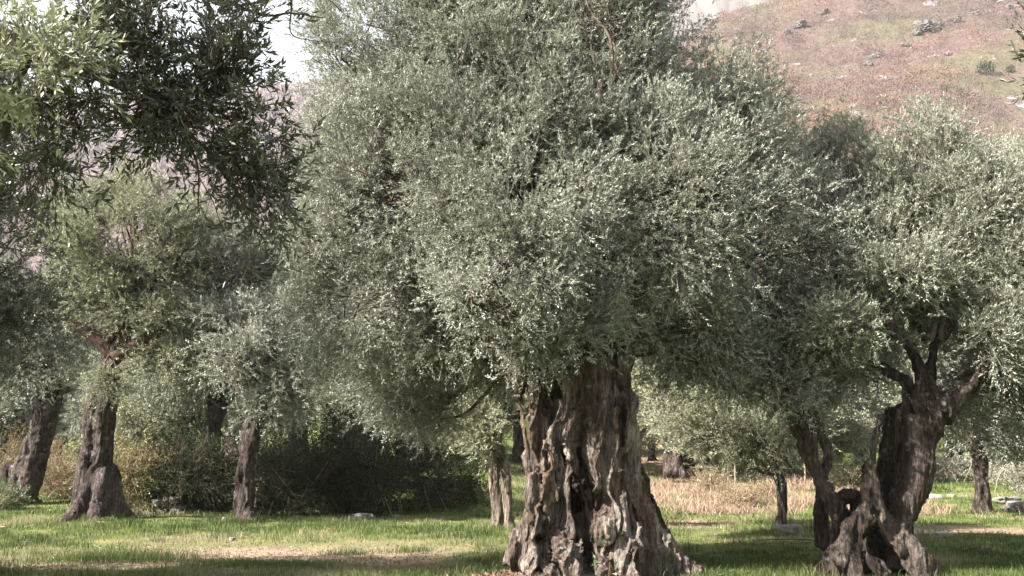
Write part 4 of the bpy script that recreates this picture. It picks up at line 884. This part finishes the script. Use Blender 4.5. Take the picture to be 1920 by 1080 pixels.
# ---- fence stakes on the far side of the dry grass, a dead stump, a fallen stick
for n_, (px, Y_, h_) in enumerate([(1363, 38, 1.0), (1376, 38.3, .9), (1507, 38, 1.1), (905, 40, 1.2)]):
    x, y = gp(px, Y_); z = float(ground(x, y)); mb = MB(); mb.tube(np.array([[0, 0, -.2], [.02, 0, h_*.5], [.03*(n_ % 2), .02, h_]]), np.array([.035, .03, .022]), 7)
    o = obj('fence_stake', mb.mesh('fence_stake', [M['dry_stem']]), None, (x, y, z))
    tag(o, ['pale thin stake, left of the close pair in the dry grass', 'pale thin stake, right of the close pair in the dry grass', 'pale thin stake standing alone beside the hollow tree\'s leaning stem', 'pale thin stake beyond the twin-stemmed little tree'][n_], 'stake', 'thin stakes of the old fence')
Bs = base_at(1285, 860, 43); sp_ = thing('tree_stump', 'broken dark stump just right of the rough far trunk', 'stump', Bs)
trunk('trunk', [strand([(1286, 872, 43, 16), (1286, 845, 43, 12), (1290, 822, 43, 9)]), strand([(1284, 872, 43, 14), (1280, 840, 43, 10)])], .04, .06, 77, 'bark_right', sp_, Bs)
x, y = gp(1500, 18.3); z = float(ground(x, y))+.04; mb = MB(); mb.tube(catmull([[-.9, .1, 0], [-.3, 0, .03], [.3, .05, .01], [.8, -.05, .04]], 5), np.linspace(.012, .022, 16), 6)
tag(obj('fallen_branch', mb.mesh('fallen_branch', [M['twig']]), None, (x, y, z)), 'thin bare fallen branch lying in the grass left of the hollow tree', 'branch')

# ---- grass
g = np.random.default_rng(900)
def blades(x, y, h, wd, tone, g, lean=.35):
    n = len(x); z = ground(x, y); th = g.random(n)*6.283; a = np.stack([np.cos(th), np.sin(th), 0*th], -1)
    ph = g.random(n)*6.283; ln = np.stack([np.cos(ph), np.sin(ph), 0*ph], -1)*(g.random(n)*lean+.08)[:, None]*h[:, None]
    b = np.stack([x, y, z-.01], -1); up = np.array([0, 0, 1.])
    m = b+up*(h*.55)[:, None]+ln*.35; t = b+up*(h*g.uniform(.8, 1, n))[:, None]+ln
    V = np.stack([b-a*wd[:, None], b+a*wd[:, None], m+a*wd[:, None]*.75, t, m-a*wd[:, None]*.75], 1).reshape(-1, 3)
    i = np.arange(n)[:, None]*5
    return V, i+np.array([0, 1, 2, 4]), i+np.array([4, 2, 3]), np.repeat(np.clip(tone, 0, 1), 5)
def scatter(n, y0, y1, power=1.0):
    y = y0+(y1-y0)*g.random(n)**power; hw = y*.56+1.0; x = (g.random(n)*2-1)*hw; return x, y
parts = []
x, y = scatter(430000, 12.2, 60, 2.0)
q = np.stack([x, y, 0*x], -1); d = path_mask(x, y); dry = fbm(q*.5, 91, 3); clump = fbm(q*2.2, 92, 3)
edge = (fbm(q*.25, 98, 4)-.5)*26; straw = np.exp(-((x-7.0+edge*.15)/5.0)**4)*np.clip((y-27+edge)/3, 0, 1)*np.clip((62-y)/6, 0, 1)
left_dry = np.exp(-((x+5.2)/3.2)**4)*np.exp(-((y-19.3)/1.6)**2)
keep = (g.random(len(x)) > d*1.9) & (clump+.15*g.normal(size=len(x)) > .36) & (g.random(len(x)) > .25*straw); x, y, clump, dry, straw, d, left_dry = [v[keep] for v in (x, y, clump, dry, straw, d, left_dry)]
tone = .34+(dry-.5)*1.7+(clump-.5)*-.5+g.normal(size=len(x))*.17+.5*straw+.38*left_dry+.3*d+(g.random(len(x)) > .88)*.35
h = (.035+.11*np.clip(clump-.3, 0, 1)*1.6*g.uniform(.5, 1.4, len(x)))*(1-.7*d)*(1+.4*(x < -4)*(y < 17))
sc = np.clip(y/15, 1, 3.2)
parts.append(blades(x, y, h*np.clip(sc, 1, 1.3), .0028*sc**1.25, tone, g))
# long tufts in the foreground corners
for (cx, cy, rr, nn, hh) in [(-6.7, 13.4, .5, 900, .32), (-5.4, 13.1, .5, 220, .22), (-4.4, 12.8, .5, 200, .2), (-3.3, 12.9, .4, 160, .22), (-2.1, 12.7, .3, 130, .2), (-6.2, 16.3, 1.4, 5000, .17), (-3.6, 15.1, 1.3, 4200, .13), (1.6, 14.2, 1.3, 3500, .14), (-4.2, 23.0, 1.2, 1500, .22),
                             (-.9, 13.3, 1.2, 2500, .11), (3.4, 14.5, 1.5, 4500, .14), (.5, 13.3, .8, 1500, .12), (6.5, 14, 1.2, 1500, .14), (-1.7, 17.6, .5, 500, .16), (-2.7, 17.2, .5, 500, .16)]:
    x = cx+g.normal(size=nn)*rr*.5; y = cy+g.normal(size=nn)*rr*.35
    parts.append(blades(x, y, hh*g.uniform(.35, 1.1, nn), np.full(nn, .0032), .3+g.normal(size=nn)*.16, g, .5))
tx, ty = scatter(260, 13.0, 27, 1.2)
for cx, cy in zip(tx, ty):
    if path_mask(cx, cy) > .4: continue
    nn = int(g.integers(40, 150)); rr = g.uniform(.08, .3); x = cx+g.normal(size=nn)*rr; y = cy+g.normal(size=nn)*rr
    parts.append(blades(x, y, g.uniform(.10, .24)*g.uniform(.4, 1.1, nn), np.full(nn, .003*max(1, cy/15)), g.uniform(.1, .75)+g.normal(size=nn)*.12, g, .7))
for (bx, by, rad_, nn, hh) in [(B0[0], B0[1]-.35, 1.25, 2600, .13), (B1[0], B1[1]-.3, 1.0, 2200, .13), (base_at(185, 968, 25.0)[0], 25.0, .62, 1100, .24), (base_at(22, 945, 31.0)[0], 31, .6, 900, .26), (base_at(460, 972, 24.6)[0], 24.6, .38, 700, .2), (base_at(940, 990, 21.7)[0], 21.7, .3, 500, .15),
                              (base_at(1460, 988, 21.7)[0], 21.7, .2, 350, .14), (base_at(1842, 962, 27.0)[0], 27.0, .32, 500, .2)]:
    th = g.random(nn)*6.283; rr = rad_*(1+np.abs(g.normal(size=nn))*.16); x = bx+np.cos(th)*rr; y = by+np.sin(th)*rr*.8; s_ = max(1, by/15)
    parts.append(blades(x, y, hh*g.uniform(.3, 1.2, nn), np.full(nn, .003*s_), .38+g.normal(size=nn)*.22, g, .6))
# straw-coloured dry herbs on the far slope
x, y = scatter(60000, 25, 58, 1.2); edge = (fbm(np.stack([x, y, 0*x], -1)*.25, 98, 4)-.5)*26; straw = .7*np.exp(-((x-7.2+edge*.15)/5.4)**4)*np.clip((y-27.5+edge)/3, 0, 1)+.5*np.exp(-((x+11)/3)**2)+.5*np.exp(-((x-.5)/1.5)**2)*(y > 34)
cl = fbm(np.stack([x, y, 0*x], -1)*1.2, 95, 3); keep = g.random(len(x)) < straw*np.clip((cl-.3)*3, 0, 1); x = x[keep]; y = y[keep]
parts.append(blades(x, y, g.uniform(.05, .34, len(x))*(.2+2.6*np.clip(cl[keep]-.3, 0, .6)), np.full(len(x), .008), .70+.35*(fbm(np.stack([x, y, 0*x], -1)*.8, 96, 3)-.5)*2+g.normal(size=len(x))*.17, g, 1.3))
off = 0; V = []; Q = []; T_ = []; tn = []
for v, q_, t_, a in parts:
    V.append(v); Q.append(q_+off); T_.append(t_+off); tn.append(a); off += len(v)
tag(obj('grass', new_mesh('grass', np.vstack(V), [np.vstack(Q), np.vstack(T_)], [M['grass']], {'tone': np.concatenate(tn)})), 'short green and straw-coloured grass growing over the grove floor', 'grass', kind='stuff')
# rusty dead bracken among the dry grass
x, y = scatter(90000, 26.5, 40, 1.2); cl = fbm(np.stack([x, y, 0*x], -1)*1.1, 97, 3); k = (g.random(len(x)) < np.clip((cl-.5)*6, 0, 1)) & (np.abs(x-7.6+g.normal(size=len(x))*.6) < 4.2); x = x[k]; y = y[k]
v, q_, t_, a = blades(x, y, g.uniform(.08, .42, len(x)), np.full(len(x), .009), .35+g.normal(size=len(x))*.3, g, 1.3)
tag(obj('dead_bracken', new_mesh('dead_bracken', v, [q_, t_], [M['bracken']], {'tone': a})), 'rusty dead bracken standing in the dry grass beyond the sunny turf', 'bracken', kind='stuff')
# fallen leaves and chips on the path and under the trees
n = 60000; x, y = scatter(n, 12.2, 32, 1.5); k = g.random(n) < (.3+path_mask(x, y)*.9); x = x[k]; y = y[k]; n = len(x)
c0 = np.stack([x, y, ground(x, y)+.012], -1)[:, None]; pts = c0[:, 0]
tag(obj('leaf_litter', scrub('leaf_litter', pts-np.array([0, 0, .01]), np.full(n, .022), g, 1, 'bramble_autumn', g.random(n)*.3, squash=.3, fs=.9)), 'brown fallen leaves and chips scattered on the beaten path', 'leaf litter', kind='stuff')
n = 420; x, y = scatter(n, 12.6, 26, 1.3); a_ = g.random(n)*6.283; l_ = g.uniform(.06, .3, n); z_ = ground(x, y)+.035
p0 = np.stack([x, y, z_], -1); p1 = p0+np.stack([np.cos(a_)*l_, np.sin(a_)*l_, g.uniform(-.01, .06, n)], -1); v_, f_ = sticks(p0, p1, .005, .002)
tag(obj('fallen_twigs', new_mesh('fallen_twigs', v_, [f_], [M['dry_stem']])), 'thin bare fallen twigs scattered through the grass', 'twigs', kind='stuff')
n = 1500; x = -1.0+g.normal(size=n)*.35+.95*0; x = P(985, 1040, 13.3)[0]+g.normal(size=n)*.28; y = 13.35+g.normal(size=n)*.18
tag(obj('wood_chips', scrub('wood_chips', np.stack([x, y, ground(x, y)+.015], -1), g.uniform(.03, .07, n), g, 3, 'rot', g.random(n), squash=.5, fs=.8)), 'red-brown rotten wood chips heaped at the left foot of the ancient trunk', 'wood chips', kind='stuff')
print('BUILT in %.1f s, verts %d' % (time.time()-T0, sum(len(o.data.vertices) for o in bpy.data.objects if o.type == 'MESH')))


# ================================================================ AIR
def haze_box(dens):
    lo = np.array([-2600., -150., -8.]); hi = np.array([2600., 2300., 1250.])
    v = np.array([[x, y, z] for x in (lo[0], hi[0]) for y in (lo[1], hi[1]) for z in (lo[2], hi[2])])
    f = np.array([[0, 1, 3, 2], [4, 6, 7, 5], [0, 4, 5, 1], [2, 3, 7, 6], [0, 2, 6, 4], [1, 5, 7, 3]])
    m = bpy.data.materials.new('haze'); m.use_nodes = True; t = m.node_tree
    t.nodes.remove(t.nodes['Principled BSDF']); pv = t.nodes.new('ShaderNodeVolumePrincipled')
    pv.inputs['Color'].default_value = (.93, .95, 1, 1); pv.inputs['Density'].default_value = dens; pv.inputs['Anisotropy'].default_value = .2
    t.links.new(pv.outputs[0], t.nodes['Material Output'].inputs['Volume'])
    tag(obj('haze', new_mesh('haze', v, [f], [m])), 'thin pale haze filling the valley air', 'haze', kind='stuff')
haze_box(.00015)
